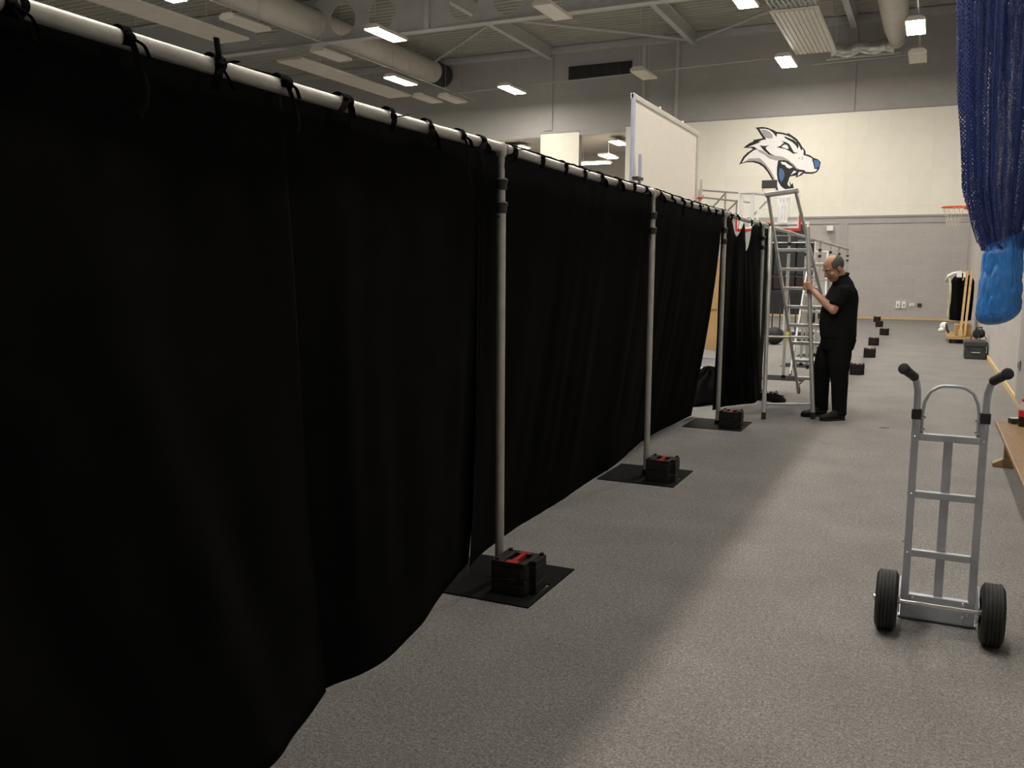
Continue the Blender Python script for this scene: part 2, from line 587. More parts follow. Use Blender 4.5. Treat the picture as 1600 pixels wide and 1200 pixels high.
# far wall: blockwork below, backing of the white cladding, upper wall, gallery openings on the left
wf = MB()
wf.box(XL, XR, YF, YF + 0.3, -0.1, 3.6)
wf.box(-11.1, XR, YF, YF + 0.3, 3.6, 7.2)
wf.box(XL, -11.1, YF, YF + 0.3, 3.6, 4.6)
wf.box(-14.72, -13.05, YF, YF + 0.3, 4.6, 7.06)
wf.box(XL, -20.5, YF, YF + 0.3, 4.6, 7.06)
wall_far = struct(wf.build('wall_far', 'wall_grey'))
MB().box(XL, XR, YF, YF + 0.3, 7.2, ZD + 0.2).box(XL, -11.1, YF, YF + 0.3, 7.06, 7.2).build('upper_wall', 'wall_upper', wall_far)
wall_right = struct(MB().box(XR, XR + 0.3, YB, YF + 0.3, -0.1, ZD + 0.2).build('wall_right', 'wall_grey'))

# painted blocks, each one proud of its joint
bm_far = MB().box(0, 0.44, -0.008, 0.0, 0, 0.215).mesh('block_far')
bm_far.materials.append(M['block'])
bm_far_half = MB().box(0, 0.215, -0.008, 0.0, 0, 0.215).mesh('block_far_half')
bm_far_half.materials.append(M['block'])
for r in range(14):
    z = 0.105 + r * 0.225
    x = XR - 0.005
    k = 0
    while x > -5.6:
        w = 0.22 if (k == 0 and r % 2) else 0.45
        shared('block', bm_far_half if w < 0.3 else bm_far, wall_far, (x - w + 0.005, YF, z))
        x -= w
        k += 1
bm_r = MB().box(-0.008, 0, 0, 0.44, 0, 0.215).mesh('block_right')
bm_r.materials.append(M['block'])
for r in range(10):
    z = 0.105 + r * 0.225
    for c in range(29):
        shared('block', bm_r, wall_right, (XR, 12.65 + c * 0.45 + (0.225 if r % 2 else 0), z))

# white cladding panels on the far wall
def panel_mesh(w, h):
    me = MB().box(0.0009, w - 0.0009, -0.035, 0, 0.0009, h - 0.0009).mesh('cladding_panel')
    me.materials.append(M['panel_white'])
    return me
rows = [(3.62, 3.95), (3.95, 5.15), (5.15, 6.35), (6.35, 7.2)]
pmesh = {}
def clad(x0, x1):
    x = x1
    while x > x0 + 0.05:
        w = min(0.7 if abs(x - x1) > 0.01 or x1 < 0 else 0.58, x - x0)
        for (a, b) in rows:
            key = (round(w, 3), round(b - a, 3))
            if key not in pmesh:
                pmesh[key] = panel_mesh(*key)
            shared('cladding_panel', pmesh[key], wall_far, (x - w, YF, a))
        x -= w
clad(-11.1, XR)
rows = [(4.6, 5.15), (5.15, 6.35), (6.35, 7.12)]
clad(-14.72, -13.05)
struct(MB().box(-11.1, XR, YF - 0.05, YF, 7.2, 7.24).box(-14.75, -13.02, YF - 0.05, YF, 7.12, 7.16).build('trim_1', 'pilaster'))  # grey strip along the panel tops, put there for the joint shadow
struct(MB().box(-11.1, XR, YF - 0.06, YF, 3.555, 3.62).build('trim_2', 'pilaster'))
struct(MB().box(-3.07, -2.78, YF - 0.03, YF, 0.1, 3.35).box(-6.5, XR - 0.01, YF - 0.03, YF, 3.35, 3.555).build('trim_3', 'wall_plain'))
struct(MB().box(-10.48, -10.36, YF - 0.1, YF, 7.24, 10.2).build('trim_4', 'steel'))
struct(MB().box(-9.18, -9.06, YF - 0.1, YF, 7.24, 10.2).build('trim_5', 'steel'))
struct(MB().box(-3.12, -2.78, YF - 0.06, YF, 7.24, 10.2).build('trim_6', 'wall_plain'))
struct(MB().box(-14.6, -14.2, YF - 0.06, YF, 7.24, 10.2).build('trim_7', 'wall_plain'))
struct(MB().box(XL, XR, YF - 0.12, YF, 10.2, 10.44).build('trim_8', 'steel'))
struct(MB().box(XL, -11.1, YF - 0.03, YF, 7.0, 7.12).build('trim_9', 'wall_plain'))
struct(MB().box(XR - 0.05, XR, 10.95, 12.45, 0.1, 9.9).build('trim_10', 'pilaster'))  # column in a darker grey than the wall beside it
struct(MB().box(XR - 0.03, XR, YB, YF - 0.03, 0, 0.085).build('baseboard_right', 'skirting', bevel=0.006))
struct(MB().box(-9.0, XR, YF - 0.03, YF, 0, 0.085).build('baseboard_far', 'skirting', bevel=0.006))

# store doorway in the far wall
d1 = struct(MB().box(-5.45, -4.18, YF - 0.015, YF, 0, 3.36).build('door_1', 'dark_mat'))  # dark sheet on the wall stands in for the shade inside the doorway
MB().box(-5.53, -5.45, YF - 0.05, YF, 0, 3.44).box(-4.18, -4.10, YF - 0.05, YF, 0, 3.44).box(-5.45, -4.18, YF - 0.05, YF, 3.36, 3.44).build('door_frame', 'white_paint', d1)
MB().box(-4.83, -4.80, YF - 0.03, YF, 0, 3.36).build('meeting_stile', 'pilaster', d1)

# ceiling: trapezoid decking, ribs running across the hall
ce = MB()
pts = []
y = YB
while y < YF:
    pts += [(y, ZD), (y + 0.13, ZD), (y + 0.17, ZD + 0.07), (y + 0.29, ZD + 0.07)]
    y += 0.33
vs = [(x, yy, zz) for yy, zz in pts for x in (XL, XR)]
ce.add(vs, [(2 * i, 2 * i + 1, 2 * i + 3, 2 * i + 2) for i in range(len(pts) - 1)])
ce.box(XL, XR, YB, YF, ZD + 0.12, ZD + 0.3)
struct(ce.build('ceiling', 'deck'))

# gallery rooms behind the openings
struct(MB().box(-26, -10.6, YF + 0.3, 43, 4.2, 4.4).build('floor_gallery', 'wall_plain'))
struct(MB().box(-26, -10.6, 43, 43.2, 4.2, 7.6).build('wall_gallery_far', 'wall_plain'))
struct(MB().box(-10.6, -10.4, YF + 0.3, 43, 4.2, 7.6).build('wall_gallery_right', 'wall_plain'))
struct(MB().box(-26.2, -26, YF + 0.3, 43, 4.2, 7.6).build('wall_gallery_left', 'wall_plain'))
struct(MB().box(-26, -10.6, YF + 0.3, 43, 7.35, 7.5).build('ceiling_gallery', 'wall_plain'))

# ================================================================ ROOF STEEL
def girder():
    t = thing('roof_girder', 'deep grey roof girder with a row of round holes spanning the hall', 'beam', (0, 25.1, 9.06))
    web = MB()
    holes = [-19.2 if k == 6 else (-21.2 if k == 7 else -10.5 - 1.5 * k) for k in range(8) if k != 3]
    holes += [-9.0, -7.5, -6.0, -4.5, -1.5]
    R_, zc, z0, z1 = 0.5, 0.70, 0.03, 1.36
    n = 32
    cells = sorted(holes)
    edges = []
    x = XL
    for h in cells:
        a, b = h - 0.66, h + 0.66
        if a > x + 0.01:
            web.box(x, a, -0.01, 0.01, z0, z1)
        a = max(a, x)
        corners = [math.atan2(zz - zc, xx - h) % (2 * PI) for xx in (a, b) for zz in (z0, z1)]
        angs = sorted([2 * PI * j / n for j in range(n)] + corners)
        nn = len(angs)
        for yy in (-0.01, 0.01):
            vs, fs = [], []
            for t_ in angs:
                c_, s_ = math.cos(t_), math.sin(t_)
                k1 = ((b - h) if c_ > 0 else (a - h)) / c_ if abs(c_) > 1e-9 else 1e9
                k2 = ((z1 - zc) if s_ > 0 else (z0 - zc)) / s_ if abs(s_) > 1e-9 else 1e9
                k = min(k1, k2)
                vs += [(h + R_ * c_, yy, zc + R_ * s_), (h + k * c_, yy, zc + k * s_)]
            for j in range(nn):
                p, q = 2 * j, 2 * ((j + 1) % nn)
                fs.append((p, p + 1, q + 1, q))
            web.add(vs, fs)
        web.tube([(h, -0.012, zc), (h, 0.012, zc)], R_, n, cap=False)
        x = b
    web.box(x, XR, -0.01, 0.01, z0, z1)
    web.build('web', 'steel', t)
    MB().box(XL, XR, -0.16, 0.16, 0, 0.03).build('bottom_flange', 'steel', t)
    MB().box(XL, XR, -0.16, 0.16, 1.36, 1.39).build('top_flange', 'steel', t)
    for x in (-14.75, -3.0, -23.2):
        MB().box(x - 0.09, x + 0.09, -0.15, 0.15, 0.03, 1.36).build('stiffener', 'steel', t)
girder()

def rafter(x, label):
    t = thing('roof_rafter', label, 'beam', (x, 0, 10.0), group='roof rafters')
    MB().box(-0.012, 0.012, 25.27, YF - 0.13, 0.02, 0.43).build('web', 'steel', t)
    MB().box(-0.1, 0.1, 25.27, YF - 0.13, 0, 0.02).build('bottom_flange', 'steel', t)
    MB().box(-0.1, 0.1, 25.27, YF - 0.13, 0.43, 0.45).build('top_flange', 'steel', t)
rafter(-14.3, 'grey roof rafter meeting the far wall left of the dark vent grille')
rafter(-8.52, 'grey roof rafter meeting the far wall right of the dark vent grille')
rafter(-2.92, 'grey roof rafter between the radiant panel and the round white duct')

def brace(p, q, label):
    tag(MB().tube([p, q], 0.055, 10).build('roof_brace', 'steel', smooth=True), label, 'brace', 'roof braces')
brace((-19.9, 33.5, 10.05), (-14.45, 28.6, 10.05), 'thin diagonal roof brace left of the first rafter')
brace((-14.15, 27.8, 10.1), (-8.65, 33.4, 10.1), 'long shallow diagonal roof brace between two rafters above the vent grille')
brace((-8.35, 33.6, 10.1), (-3.1, 29.0, 10.1), 'diagonal roof brace rising towards the radiant panel')

# ducts
t = thing('round_duct', 'fat round beige duct running through the girder on the left', 'duct', (-19.2, 0, 9.76))
MB().cyl((0, 6, 0), (0, 33.0, 0), 0.44, 32).build('duct_tube', 'duct', t, smooth=True)
MB().cyl((0, 33.0, 0), (0, 33.85, 0), 0.47, 32).build('end_collar', 'vent', t, smooth=True)
t = thing('round_duct', 'round white duct running to the far wall beside the foil-wrapped elbow', 'duct', (-1.5, 0, 9.66))
MB().tube([(0, 6, 0), (0, 30.2, 0), (0.02, 31.6, -0.28), (0.03, 32.3, -0.5)], [0.42, 0.42, 0.36, 0.24], 32).build('duct_tube', 'duct', t, smooth='all')
MB().lathe([(0.25, 0), (0.25, 0.1)], (0.03, 32.3, -0.55), 'y').build('end_collar', 'duct', t, smooth=True)
t = thing('foil_duct', 'crumpled silver foil duct lying along the top of the far wall', 'duct', (-2.6, 33, 9.1))
fp = [(-1.0 + 0.1 * i, 0.2 * math.sin(i * 0.4) * 0.3, 0.05 * math.sin(i * 0.8)) for i in range(22)]
MB().tube(fp, [0.20 + 0.025 * (i % 2) for i in range(22)], 18).build('duct_tube', 'foil', t, smooth=True)
for hx_ in (-0.8, 0.6):
    MB().cyl((hx_, 0.1, 0.1), (hx_, 0.1, ZD - 9.1), 0.01, 6).build('hanger', 'steel', t)
MB().bar((-1.1, 0.1, -0.24), (1.25, 0.1, -0.22), 0.08, 0.05).build('bearer', 'steel', t)
MB().tube([(-1.6, 0.55, -0.26), (1.6, 0.6, -0.2)], 0.025, 8).build('conduit', 'steel', t)

# radiant heating panels
def radiant(x0, x1, y0, y1, label, header=False):
    t = thing('radiant_panel', label, 'heater', ((x0 + x1) / 2, (y0 + y1) / 2, 8.5), group='radiant ceiling panels')
    w, l = x1 - x0, y1 - y0
    MB().box(-w / 2, w / 2, -l / 2, l / 2, 0.03, 0.07).build('panel', 'rad', t)
    n = 10
    for i in range(n):
        x = -w / 2 + (i + 0.5) * w / n
        MB().box(x - w / n * 0.4, x + w / n * 0.4, -l / 2, l / 2, 0.0, 0.03).build('ridge', 'rad', t, bevel=0.008)
        if header:
            MB().tube([(x, -l / 2 + 0.15, 0.07), (x, -l / 2 + 0.02, 0.13), (x - 0.05, -l / 2 - 0.5, 0.16), (x - 0.2, -l / 2 - 1.3, 0.75)], 0.022, 8).build('header_pipe', 'steel', t, smooth=True)
    for y in (-l / 3, l / 3):
        for x in (-w / 2 + 0.1, w / 2 - 0.1):
            MB().cyl((x, y, 0.07), (x, y, ZD - 8.5), 0.008, 6).build('hanger', 'steel', t)
radiant(-4.35, -3.1, 25.4, 30.4, 'ribbed white radiant panel with bent pipes hanging above the far basket end', True)
radiant(-20.3, -19.15, 12.0, 21.9, 'long pale radiant panel running off the top left of the picture')
radiant(-20.3, -19.25, 24.5, 31.4, 'long pale radiant panel further back on the left below the round duct')
radiant(-23.6, -22.4, 14.0, 22.0, 'leftmost pale radiant panel just above the curtain rail')

# vent grille in the upper far wall
t = thing('wall_vent', 'dark oblong vent grille of five panels high on the far wall', 'vent', (-12.22, YF, 9.41))
MB().box(-1.36, 1.36, -0.05, 0, -0.30, -0.26).box(-1.36, 1.36, -0.05, 0, 0.26, 0.30).box(-1.36, -1.32, -0.05, 0, -0.26, 0.26).box(1.32, 1.36, -0.05, 0, -0.26, 0.26).build('frame', 'wall_plain', t)
for i in range(5):
    x = -1.32 + i * 0.528
    p = MB().box(x + 0.008, x + 0.520, -0.02, 0, -0.26, 0.26).build('grille_panel', 'vent', t)
    g = MB()
    for j in range(9):
        z = -0.24 + j * 0.06
        g.box(x + 0.01, x + 0.518, -0.04, -0.02, z - 0.008, z + 0.008)
    g.build('louvre', 'vent', p)

# ================================================================ LIGHT FITTINGS
ZL = 8.3
def fitting(lit):
    t = thing('ceiling_light', 'x', 'light', (0, 0, ZL))
    body = MB()
    prof = [(-0.26, 0.0), (-0.26, 0.08), (-0.15, 0.16), (0.15, 0.16), (0.26, 0.08), (0.26, 0.0), (0.235, 0.0), (0.235, 0.03), (-0.235, 0.03), (-0.235, 0.0)]
    body.prism(prof, lambda u, v, s: (u, -0.75 + 1.5 * s, v))
    body.build('housing', 'fitting', t)
    MB().box(-0.23, 0.23, -0.735, 0.735, 0.005, 0.028).build('diffuser', 'lit' if lit else 'off_tube', t)
    for y in (-0.55, 0.55):
        MB().cyl((0, y, 0.17), (0, y, ZD - ZL), 0.006, 6).build('hanger', 'steel', t)
    return t
LIT = fitting(True)
OFF = fitting(False)
first = {'lit': True, 'off': True}
def place(kind, x, y, label, group='high bay ceiling lights'):
    src = LIT if kind == 'lit' else OFF
    if first[kind]:
        first[kind] = False
        src.location = (x, y, ZL)
        src['label'] = label
        src['group'] = group
    else:
        copy_tree(src, (x, y, ZL), 0, label, group)
A_, B_, C_, D_, E_ = -17.6, -14.6, -9.35, -4.62, -0.79
place('lit', A_, 16.9, 'lit ceiling light cut by the top edge above the curtain rail at left')
place('off', A_, 20.0, 'unlit ceiling light fitting nearest the curtain rail at upper left')
place('off', A_, 23.9, 'unlit ceiling light fitting in the left row directly before a lit one')
place('lit', A_, 28.0, 'lit ceiling light in the left row below a larger lit one')
place('off', A_, 31.8, 'unlit ceiling light fitting furthest back in the left row')
place('lit', B_, 22.46, 'lit ceiling light in front of the girder, largest of the lit ones at left')
place('lit', B_, 31.0, 'lit ceiling light below and left of the dark vent grille')
place('off', C_, 22.3, 'unlit ceiling light fitting overlapping the girder at top centre')
place('off', C_, 30.45, 'unlit ceiling light fitting at the right end of the dark vent grille')
place('lit', D_, 23.2, 'lit ceiling light cut by the top edge beside the radiant panel')
place('lit', D_, 30.46, 'lit ceiling light under the end of the ribbed radiant panel')
place('lit', E_, 27.7, 'lit ceiling light beside the blue netting, above an unlit fitting')
place('off', E_, 31.5, 'unlit ceiling light fitting hanging below the lit one near the blue netting')
place('off', -18.5, 31.4, 'small distant unlit ceiling light fitting at the far left wall')
for x, y in ((D_, 19.4), (D_, 15.6), (D_, 11.4), (D_, 7.3), (D_, 1.8), (E_, 19.8), (E_, 12.0), (E_, 4.2), (B_, 14.6), (B_, 6.5), (A_, 9.0), (C_, 14.2), (-24.5, 16.0), (-24.5, 26.0)):  # unseen lamps, added only to light the hall
    place('lit', x, y, 'unseen ceiling light added to light the near part of the hall', 'unseen lights added above the near hall')

def conduit(p, q, label):
    tag(MB().tube([p, q], 0.02, 8).build('conduit', 'steel'), label, 'conduit', 'lighting conduits')
conduit((A_ + 0.06, 8, ZL + 0.3), (A_ + 0.06, YF - 0.05, ZL + 0.3), 'thin conduit linking the left row of ceiling lights')
conduit((A_, 31.8, ZL + 0.25), (D_, 30.7, ZL + 0.25), 'thin conduit crossing the far wall behind the ceiling lights')
conduit((E_ + 0.06, 20, ZL + 0.3), (E_ + 0.06, YF - 0.05, ZL + 0.3), 'thin conduit linking the ceiling lights beside the blue netting')

# lights inside the gallery
def gallery_light(c, d, label, rot=0):
    t = thing('gallery_light', label, 'light', c, rot, group='lights inside the gallery')
    MB().cbox((0, 0, 0.05), (d[0], d[1], 0.06)).build('housing', 'fitting', t)
    MB().cbox((0, 0, 0.005), (d[0] * 0.94, d[1] * 0.9, 0.03)).build('diffuser', 'gallery_lit', t)
    MB().cyl((0, 0, 0.08), (0, 0, 7.35 - c[2]), 0.01, 6).build('hanger', 'steel', t)
gallery_light((-13.2, 38.0, 6.62), (0.5, 1.4), 'small lit fitting hanging inside the gallery opening')
gallery_light((-12.6, 37.6, 7.12), (0.5, 1.4), 'lit fitting at the gallery opening beside the white projection screen')
gallery_light((-18.2, 37.5, 7.16), (2.6, 1.0), 'broad glowing fitting inside the gallery opening behind the nearest pole top')
gallery_light((-14.0, 37.0, 6.25), (2.4, 0.8), 'broad glowing bulkhead low inside the gallery opening')  # broad slab with an emissive underside
# ================================================================ PIPE AND DRAPE
PX, PZ = -1.97, 2.225
POLES = [4.06, 6.74, 9.38, 11.72, 14.05, 16.1, 18.15, 20.15, 22.15, 24.45]

def pole_stand():
    t = thing('pole_stand', 'x', 'pole', (PX, 0, 0))
    x0, x1, y0, y1 = -0.305, 0.305, -0.31, 0.31
    sx0, sx1, sy0, sy1 = 0.252, 0.280, -0.115, 0.03
    MB().box(x0, sx0, y0, y1, 0, 0.007).box(sx1, x1, y0, y1, 0, 0.007).box(sx0, sx1, y0, sy0, 0, 0.007).box(sx0, sx1, sy1, y1, 0, 0.007).build('base_plate', 'plate', t)
    MB().lathe([(0.032, 0.007), (0.032, 0.03), (0.024, 0.05)], n=20).build('spigot', 'plate', t, smooth=True)
    MB().cyl((0, 0, 0.01), (0, 0, 1.92), 0.0235, 20).build('lower_tube', 'pipe', t, smooth=True)
    MB().cyl((0, 0, 1.90), (0, 0, 2.05), 0.0205, 20).build('middle_tube', 'pipe', t, smooth=True)
    up = MB().cyl((0, 0, 2.03), (0, 0, 2.215), 0.0165, 20).build('upper_tube', 'pipe', t, smooth=True)
    MB().box(0.0155, 0.0175, -0.003, 0.003, 2.12, 2.15).build('slot', 'collar', up)
    MB().lathe([(0.02, 2.18), (0.026, 2.19), (0.026, 2.235), (0.015, 2.25)], n=18).build('top_fitting', 'pipe', t, smooth=True)
    for z in (1.93, 2.045):
        c = MB().lathe([(0.022, z - 0.027), (0.029, z - 0.024), (0.030, z + 0.006), (0.034, z + 0.012), (0.034, z + 0.024), (0.026, z + 0.03)], n=20).build('collar', 'collar', t, smooth=True)
        MB().prism([(-0.011, -0.02), (0.011, -0.02), (0.0, 0.001)], lambda u, v, s, z=z: (0.015 + u * 0.8 + s * 0.0012, -0.0258 + (u + 0.011) * 0.6 - s * 0.0012, z + v)).build('triangle_mark', 'mark', c)
    MB().cyl((0.0, -0.02, 1.885), (0.0, -0.031, 1.885), 0.006, 10).build('button', 'chrome', t)
    return t
PS = pole_stand()
pole_labels = ['tall grey pole on a black base plate nearest the camera',
               'grey pole on a black base plate, second along the curtain',
               'grey pole on a base plate at the raised curtain edge, third along the curtain',
               'grey pole against the slumped curtain just left of the stepladder',
               'grey bare pole seen through the stepladder behind its steps',
               'thin bare pole just right of the stepladder above the bald man',
               'thin bare pole rising behind the top of the man\'s head',
               'thin bare pole behind the back of the man\'s head',
               'second last thin bare pole of the run beyond the man',
               'last thin bare pole at the far end of the run']
for i, y in enumerate(POLES):
    if i == 0:
        PS.location = (PX, y, 0)
        PS['label'] = pole_labels[0]
        PS['group'] = 'poles of the curtain run'
    else:
        copy_tree(PS, (PX, y, 0), 0, pole_labels[i], 'poles of the curtain run')

bars = [(-1.3, 1.36), (1.36, 4.06)] + list(zip(POLES[:-1], POLES[1:]))
bar_lab = ['grey curtain rail passing above the camera at left', 'grey curtain rail of the nearest bay running to the first pole', 'grey curtain rail between the first and second poles',
           'grey curtain rail between the second and third poles', 'half bare curtain rail over the slumped curtain', 'bare curtain rail running behind the stepladder top',
           'bare rail between the stepladder and the man', 'bare thin rail above the head of the bald man', 'bare thin rail behind the head of the man', 'bare thin rail in the second last far bay', 'bare thin rail at the far end of the run']
for k, (a, b) in enumerate(bars):
    t = thing('curtain_rail', bar_lab[k], 'rail', (PX, (a + b) / 2, PZ), group='rails of the curtain run')
    h = (b - a) / 2 - 0.035
    sag = [(0, -h + 2 * h * i / 8, -0.012 * (1 - (2 * i / 8 - 1) ** 2)) for i in range(9)]
    MB().tube(sag, 0.0245, 18).build('rail_tube', 'pipe', t, smooth=True)
    for s in (-1, 1):
        MB().bar((0, s * (h - 0.02), 0.0), (0, s * (h + 0.022), -0.004), 0.03, 0.02).build('end_hook', 'pipe', t)

# ---- weights
def weight():
    t = thing('stage_weight', 'x', 'weight', (0, 0, 0))
    foot = [(-0.11, -0.10), (0.055, -0.10), (0.075, -0.08), (0.075, -0.035), (0.11, -0.035), (0.11, 0.10), (-0.11, 0.10)]
    MB().prism(foot, lambda u, v, s: (u, v, 0.0 + 0.058 * s)).build('body', 'weight', t, bevel=0.006)
    lid = MB()
    lid.box(-0.11, -0.05, -0.098, 0.098, 0.058, 0.085).box(0.05, 0.073, -0.098, 0.098, 0.058, 0.085).box(0.073, 0.108, -0.033, 0.098, 0.058, 0.085)
    lid.box(-0.05, 0.05, -0.098, -0.06, 0.058, 0.085).box(-0.05, 0.05, 0.06, 0.098, 0.058, 0.085)
    lid.build('lid', 'weight', t, bevel=0.003)
    MB().box(-0.048, 0.048, -0.06, 0.06, 0.0585, 0.062).build('recess', 'rubber', t)
    hd = MB().box(-0.012, 0.012, -0.062, 0.062, 0.068, 0.086)
    hd.box(-0.032, 0.032, -0.0972, -0.06, 0.080, 0.0862).box(-0.03, 0.03, 0.06, 0.085, 0.080, 0.0862)
    hd.build('handle', 'red', t)
    for x, y in ((-0.085, 0.08), (0.09, 0.08), (-0.085, -0.08)):
        MB().cyl((x, y, 0.085), (x, y, 0.097), 0.011, 10).build('lug', 'weight', t)
    return t
WT = weight()
used_w = [False]
def put_weight(x, y, z, rz, label, group):
    if not used_w[0]:
        used_w[0] = True
        WT.location = (x, y, z)
        WT.rotation_euler = (0, 0, rz)
        WT['label'], WT['group'] = label, group
    else:
        copy_tree(WT, (x, y, z), rz, label, group)
names3 = ['the nearest pole', 'the second pole', 'the third pole']
for i in range(3):
    y = POLES[i]
    for k in range(2):
        put_weight(PX + 0.165, y - 0.11, 0.007 + k * 0.086, 0.0, ('upper' if k else 'lower') + ' black weight with red handle stacked on the base of ' + names3[i], 'weights on the base plates')
put_weight(PX + 0.165, POLES[3] - 0.11, 0.007, 0, 'black weight at the foot of the pole beside the stepladder legs', 'weights on the base plates')
for (x, y, r, nm) in ((-0.985, 15.15, 0.05, 'nearest in the row beyond the man'), (-0.983, 18.35, 0.06, 'second in the row beyond the man'), (-1.08, 21.5, 0.02, 'third in the row beyond the man'),
                      (-1.02, 25.2, -0.05, 'fourth in the row beyond the man'), (-1.33, 29.0, 0.05, 'fifth in the row, near the far wall'), (-1.54, 31.95, 0.0, 'last in the row against the far wall')):
    for k in range(2):
        put_weight(x, y, k * 0.086, r, ('top' if k else 'bottom') + ' black weight of a pair, ' + nm, 'weights waiting in a row on the carpet')

# ---- drapes
def interp(pts, u):
    """smooth path through points, u in 0..1 by index"""
    n = len(pts) - 1
    t = u * n
    i = min(int(t), n - 1)
    f = t - i
    p0, p1, p2, p3 = [Vector(pts[max(0, min(n, i + d))]) for d in (-1, 0, 1, 2)]
    return 0.5 * ((2 * p1) + (p2 - p0) * f + (2 * p0 - 5 * p1 + 4 * p2 - p3) * f * f + (3 * p1 - p0 - 3 * p2 + p3) * f ** 3)

def drape_mesh(top, hem, folds, nu=90, nv=44, power=1.35, seed=0, amp=0.03, edge_in=None):
    rnd = random.Random(seed)
    ph = [rnd.uniform(0, 6.28) for _ in range(4)]
    def fn(u, v):
        a, b = interp(top, u), interp(hem, u)
        w = v ** power
        p = Vector((a.x + (b.x - a.x) * w, a.y + (b.y - a.y) * v, a.z + (b.z - a.z) * v))
        g = (0.10 + 0.90 * min(1, v * 1.5)) * (1 - 0.75 * max(0, (v - 0.7) / 0.3))
        warp = u + 0.05 * math.sin(u * 9 + ph[0]) + 0.025 * v * math.sin(u * 5 + ph[1])
        d = math.sin(2 * PI * folds * warp + ph[2]) * 0.6 + math.sin(2 * PI * folds * 2.3 * warp + ph[3] + 1.5 * v) * 0.3
        d += 0.6 * noise.noise(Vector((u * 7 + seed, v * 2.4, seed * 1.7)))
        p.x += amp * g * d
        p.y += amp * 0.3 * g * math.cos(2 * PI * folds * warp)
        p.z += 0.006 * (1 - v) ** 8 * noise.noise(Vector((u * 23, seed, 0)))
        return p
    return MB().grid(fn, nu, nv)

def tie_mesh(mb, y, seed, z=PZ, x=PX, style=None):
    """cloth tape wound round the rail and knotted: style 0 wrap with hanging tail, 1 bow, 2 tail lying along the rail, 3 bunch"""
    r = random.Random(seed)
    st = style if style is not None else r.choice((0, 0, 2, 2, 3))
    def ring(y0, slant, w):
        n, vs, fs = 20, [], []
        for i in range(n):
            a = 2 * PI * i / n
            cx, cz = math.cos(a), math.sin(a)
            yo = y0 + slant * cx
            for rr, dy in ((0.0255, -w), (0.029, -w), (0.029, w), (0.0255, w)):
                vs.append((x + rr * cx, yo + dy, z + rr * cz))
        for i in range(n):
            p, q = 4 * i, 4 * ((i + 1) % n)
            for j in range(4):
                fs.append((p + j, p + (j + 1) % 4, q + (j + 1) % 4, q + j))
        mb.add(vs, fs)
    ring(y, r.uniform(-0.006, 0.012), r.uniform(0.010, 0.015))
    if st in (0, 3) or r.random() < 0.5:
        ring(y + r.uniform(0.012, 0.026), r.uniform(-0.02, 0.02), 0.010)
    k = Vector((x + 0.030, y + 0.004, z + r.uniform(-0.014, 0.004)))
    mb.ellipsoid(k, (0.011, 0.018, 0.015), 10, 7)
    def tail(pts, w=0.012):
        pts = [k + Vector(p) for p in pts]
        mb.tube([interp(pts, i / 8) for i in range(9)], [w * 0.8] + [w] * 8, 6, flat=0.22)
    if st == 0:
        ln = r.uniform(0.09, 0.24)
        tail([(0, 0, 0), (0.012, 0.012, -ln * 0.3), (0.004, 0.03 + r.uniform(-0.02, 0.03), -ln * 0.7), (0.0, 0.04 + r.uniform(-0.03, 0.05), -ln)])
        tail([(0, 0, 0), (0.014, 0.03, -0.015), (0.012, 0.05, -0.045)], 0.011)
    elif st == 1:
        tail([(0, 0, 0), (0.006, -0.012, 0.035), (0.004, -0.016, 0.075)], 0.013)
        tail([(0, 0, 0), (0.012, 0.03, 0.016), (0.008, 0.065, 0.022)], 0.013)
        tail([(0, 0, 0), (0.01, -0.018, -0.03), (0.004, -0.03, -0.075)], 0.013)
        tail([(0, 0, 0), (0.01, 0.02, -0.03), (0.004, 0.045, -0.06)], 0.012)
    elif st == 2:
        tail([(0, 0, 0), (0.008, 0.04, 0.008), (0.004, 0.09, 0.004 + r.uniform(-0.01, 0.02))])
        tail([(0, 0, 0), (0.01, -0.015, -0.02), (0.004, -0.025, -0.06)], 0.011)
    else:
        for q in range(3):
            a = -PI / 2 + (q - 1) * 0.8 + r.uniform(-0.2, 0.2)
            ln = r.uniform(0.05, 0.11)
            tail([(0, 0, 0), (0.012, math.cos(a) * ln * 0.5, math.sin(a) * ln * 0.5), (0.004, math.cos(a) * ln, math.sin(a) * ln - 0.01)], 0.013)
    return mb

STYLE = {1.76: 0, 2.085: 1, 2.385: 0, 2.716: 3, 3.03: 2, 3.32: 3, 3.61: 0, 3.81: 3}
def drape(label, top, hem, folds, ties, seed, amp=0.03, power=1.35, nu=90, nv=44, cord=None):
    c0 = top[len(top) // 2]
    t = thing('black_drape', label, 'curtain', (c0[0], c0[1], 0), group='black drapes of the curtain run')
    drape_mesh(top, hem, folds, nu, nv, power, seed, amp).build('cloth', 'curtain', t, smooth='all', world=True, solid=0.004)
    for i, y in enumerate(ties):
        tie_mesh(MB(), y, seed * 31 + i, style=STYLE.get(y)).build('tie', 'tie', t, smooth=True, world=True)
    if cord:
        a, b = cord
        n = 40
        MB().tube([(PX - 0.012 + 0.006 * noise.noise(Vector((i * 0.5, 0, seed))), a + (b - a) * i / n, PZ + 0.031 + 0.010 * abs(noise.noise(Vector((i * 0.37, 3, seed)))) - 0.010 * (1 - (2 * i / n - 1) ** 2)) for i in range(n + 1)], 0.0055, 6).build('heading_cord', 'tie', t, smooth=True, world=True)
    return t
TZ = 2.258
def tp(y0, y1, n=5, x=-2.006):
    return [(x, y0 + (y1 - y0) * i / (n - 1), TZ - 0.012 * math.sin(PI * i / (n - 1))) for i in range(n)]
